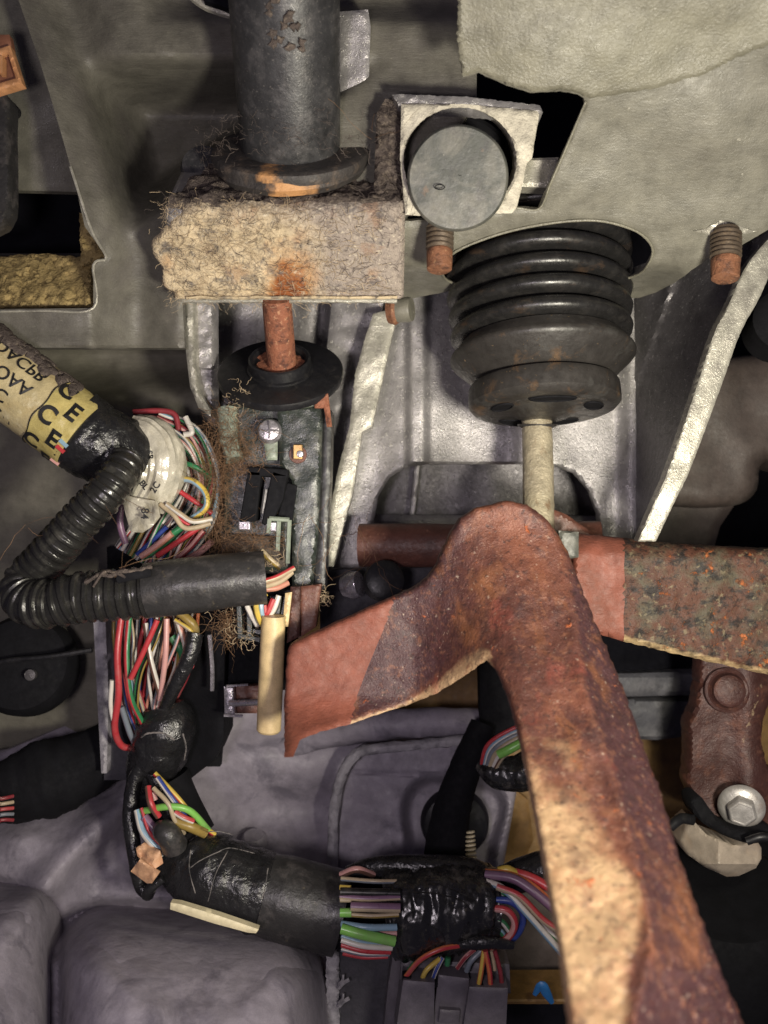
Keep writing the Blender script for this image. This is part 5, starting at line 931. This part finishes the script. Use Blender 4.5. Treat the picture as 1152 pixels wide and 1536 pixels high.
mb = MB(); relief(mb, [(870, 1240), (1800, 1240), (1800, 1800), (870, 1800)], plane3((900, 1250, 570), (1152, 1250, 560), (1000, 1536, 500)), 10, 2, 30); tag(mb.build('black_carpet_floor', m_matte), kind='structure')
mb = MB(); relief(mb, [(750, 1330), (900, 1330), (900, 1500), (750, 1500)], flat(520), 8, 2, 12, nz=((40, 2),)); tag(mb.build('brown_panel', m_duct), 'dark brown panel in shadow between connector and long arm', 'panel')
mb = MB(); relief(mb, [(740, 1499), (900, 1498), (900, 1506), (740, 1506)], flat(470), 30, 2, 5); tag(mb.build('tan_ledge', m_ochre), 'thin tan ledge behind the connector block', 'ledge')
mb = MB(); relief(mb, [(700, 1500), (900, 1500), (900, 1800), (700, 1800)], flat(500), 8, 2, 20); tag(mb.build('lower_void_wall', m_void), kind='structure')  # black sheet standing for the dark space under the ledge
mb = MB(); relief(mb, [(740, 1180), (775, 1186), (792, 1200), (800, 1260), (770, 1330), (745, 1330)], flat(548), 6, 3, 6); tag(mb.build('ochre_rib', m_ochre), 'ochre painted pressed rib beside the grommet pad', 'rib')
t = thing('blue_scrap', P(815, 1500, 465), 'small bent blue plastic scrap on the tan ledge', 'scrap')
mb = MB(); mb.tube(pix([(802, 1492, 462), (812, 1478, 460), (820, 1490, 460), (828, 1504, 462)], 6), [.0012 + .0012 * math.sin(i / 18 * 3.1) for i in range(19)], 8, flat=.5); mb.build('scrap_body', m_blue, t)

# ------------------------------------------------------------------ fibres and dust (uncountable)
def fibres(name, m_, seeds, n, L0, L1, r0, wig, label):
    rr = random.Random(hash(name) % 1000 if False else len(name) * 7); mb = MB()
    for i in range(n):
        s = seeds[rr.randrange(len(seeds))]; p = s[0] + V((rr.gauss(0, 1), rr.gauss(0, .6), rr.gauss(0, 1))) * s[1]
        d = V((rr.gauss(0, 1), rr.gauss(-.2, .6), rr.gauss(0, 1))); d = (d + (V(s[2]) if len(s) > 2 else V((0, 0, 0)))).normalized(); L_ = rr.uniform(L0, L1); k = 9; pts = [p]
        for j in range(k):
            d = (d + V((rr.gauss(0, wig), rr.gauss(0, wig), rr.gauss(0, wig)))).normalized(); p = p + d * (L_ / k); pts.append(p)
        r = r0 * rr.uniform(.6, 1.3); mb.tube(pts, [r] * k + [r * .4], 3, caps=False)
    o = mb.build(name, m_, smooth=False); return tag(o, label, 'fibres', kind='stuff')
def edgeseeds(a, b, n, sg, dr=(0, 0, 0)): return [(V(a).lerp(V(b), i / max(1, n - 1)), sg, dr) for i in range(n)]
def facefib(name, m_, n, L0, L1, r0, sd, label, u0=0, u1=1):
    rr = random.Random(sd); mb = MB()
    for i in range(n):
        u_ = u0 + (u1 - u0) * rr.random() ** 1.2; p = O + X * (W0 + (W1 - W0) * u_) - A * (H * rr.uniform(-.02, 1.0)) + Nn * (.0006 + .0007 * rr.random())
        a = rr.gauss(0, .7); L_ = rr.uniform(L0, L1); pts = [p]
        for j in range(6):
            a += rr.gauss(0, .35); p = p + (X * math.cos(a) + A * math.sin(a)) * (L_ / 6) + Nn * rr.gauss(0, .00018); pts.append(p)
        mb.tube(pts, [r0] * 6 + [r0 * .3], 3, caps=False)
    return tag(mb.build(name, m_, smooth=False), label, 'fibres', kind='stuff')
facefib('pale_lint', m_hairl, 600, .002, .007, .00009, 3, 'pale lint lying over the face of the box', 0, .9)
facefib('dark_lint', m_hairg, 420, .002, .005, .00008, 5, 'dark lint lying over the face of the box')
bl_ = O + X * W0 - A * H; tl_ = O + X * (W0 + .003); tr_ = O + X * W1; br_ = O + X * W1 - A * H
fibres('pale_fibres', m_hairl, edgeseeds(bl_, tl_, 8, .0025, (-.8, -.3, 0)) + edgeseeds(tl_, O + X * .01, 9, .002, (0, -.3, .3)) + [(O + X * R.uniform(W0, .02) - A * R.uniform(.004, H) + Nn * .002, .003) for _ in range(24)] + edgeseeds(bl_, O - A * H, 5, .0015, (0, 0, -.4)), 380, .002, .005, .00007, .28, 'pale dust fibres matted over the box')
fibres('grey_fibres', m_hairg, [(base + (X * math.cos(a) - V((0, 1, 0)) * math.sin(a)) * .035 - A * R.uniform(0, .012), .004) for a in np.linspace(-.5, 3.6, 26)] + edgeseeds(P(590, 330, 388), P(575, 170, 388), 8, .003) + edgeseeds(tl_, tr_, 12, .003, (0, -.4, .2)) + edgeseeds(P(300, 190, 400), P(330, 230, 395), 3, .004, (0, 0, .8)), 480, .002, .008, .00008, .28, 'grey hair and dust round the damper collar')
fibres('brown_fibres', m_hair, [(P(x, y, 428), .005) for x, y in ((345, 640), (352, 670), (340, 690), (330, 700), (355, 690), (325, 720), (335, 660), (368, 650))] + [(P(x, y, 420), .004) for x, y in ((330, 800), (350, 812), (390, 815), (345, 925), (350, 945), (340, 935))] + [(P(322, 690 + k * 25, 428), .0025) for k in range(6)] + [(P(x, y, 427), .0045) for x, y in ((330, 640), (350, 655), (365, 685), (345, 715), (372, 700), (330, 745), (360, 810), (385, 800))], 1500, .004, .014, .00007, .26, 'brown hair tangle beside the switch')
fibres('tan_fibres', m_hairl, [(P(348, 925, 418), .004), (P(352, 945, 418), .003), (P(372, 955, 414), .002), (P(355, 595, 425), .004), (P(362, 605, 424), .003), (P(470, 885, 424), .003), (P(482, 895, 424), .002), (P(410, 845, 408), .002)], 170, .003, .009, .00010, .5, 'tan frayed fibres round the socket and switch')
fibres('thin_hairs', m_hair, [(P(x, y, d), .002) for x, y, d in ((180, 868, 377), (40, 790, 395), (500, 815, 440), (230, 760, 408), (470, 780, 424), (560, 830, 455), (560, 210, 388))], 26, .02, .04, .00009, .25, 'long thin brown hairs on conduit and switch')
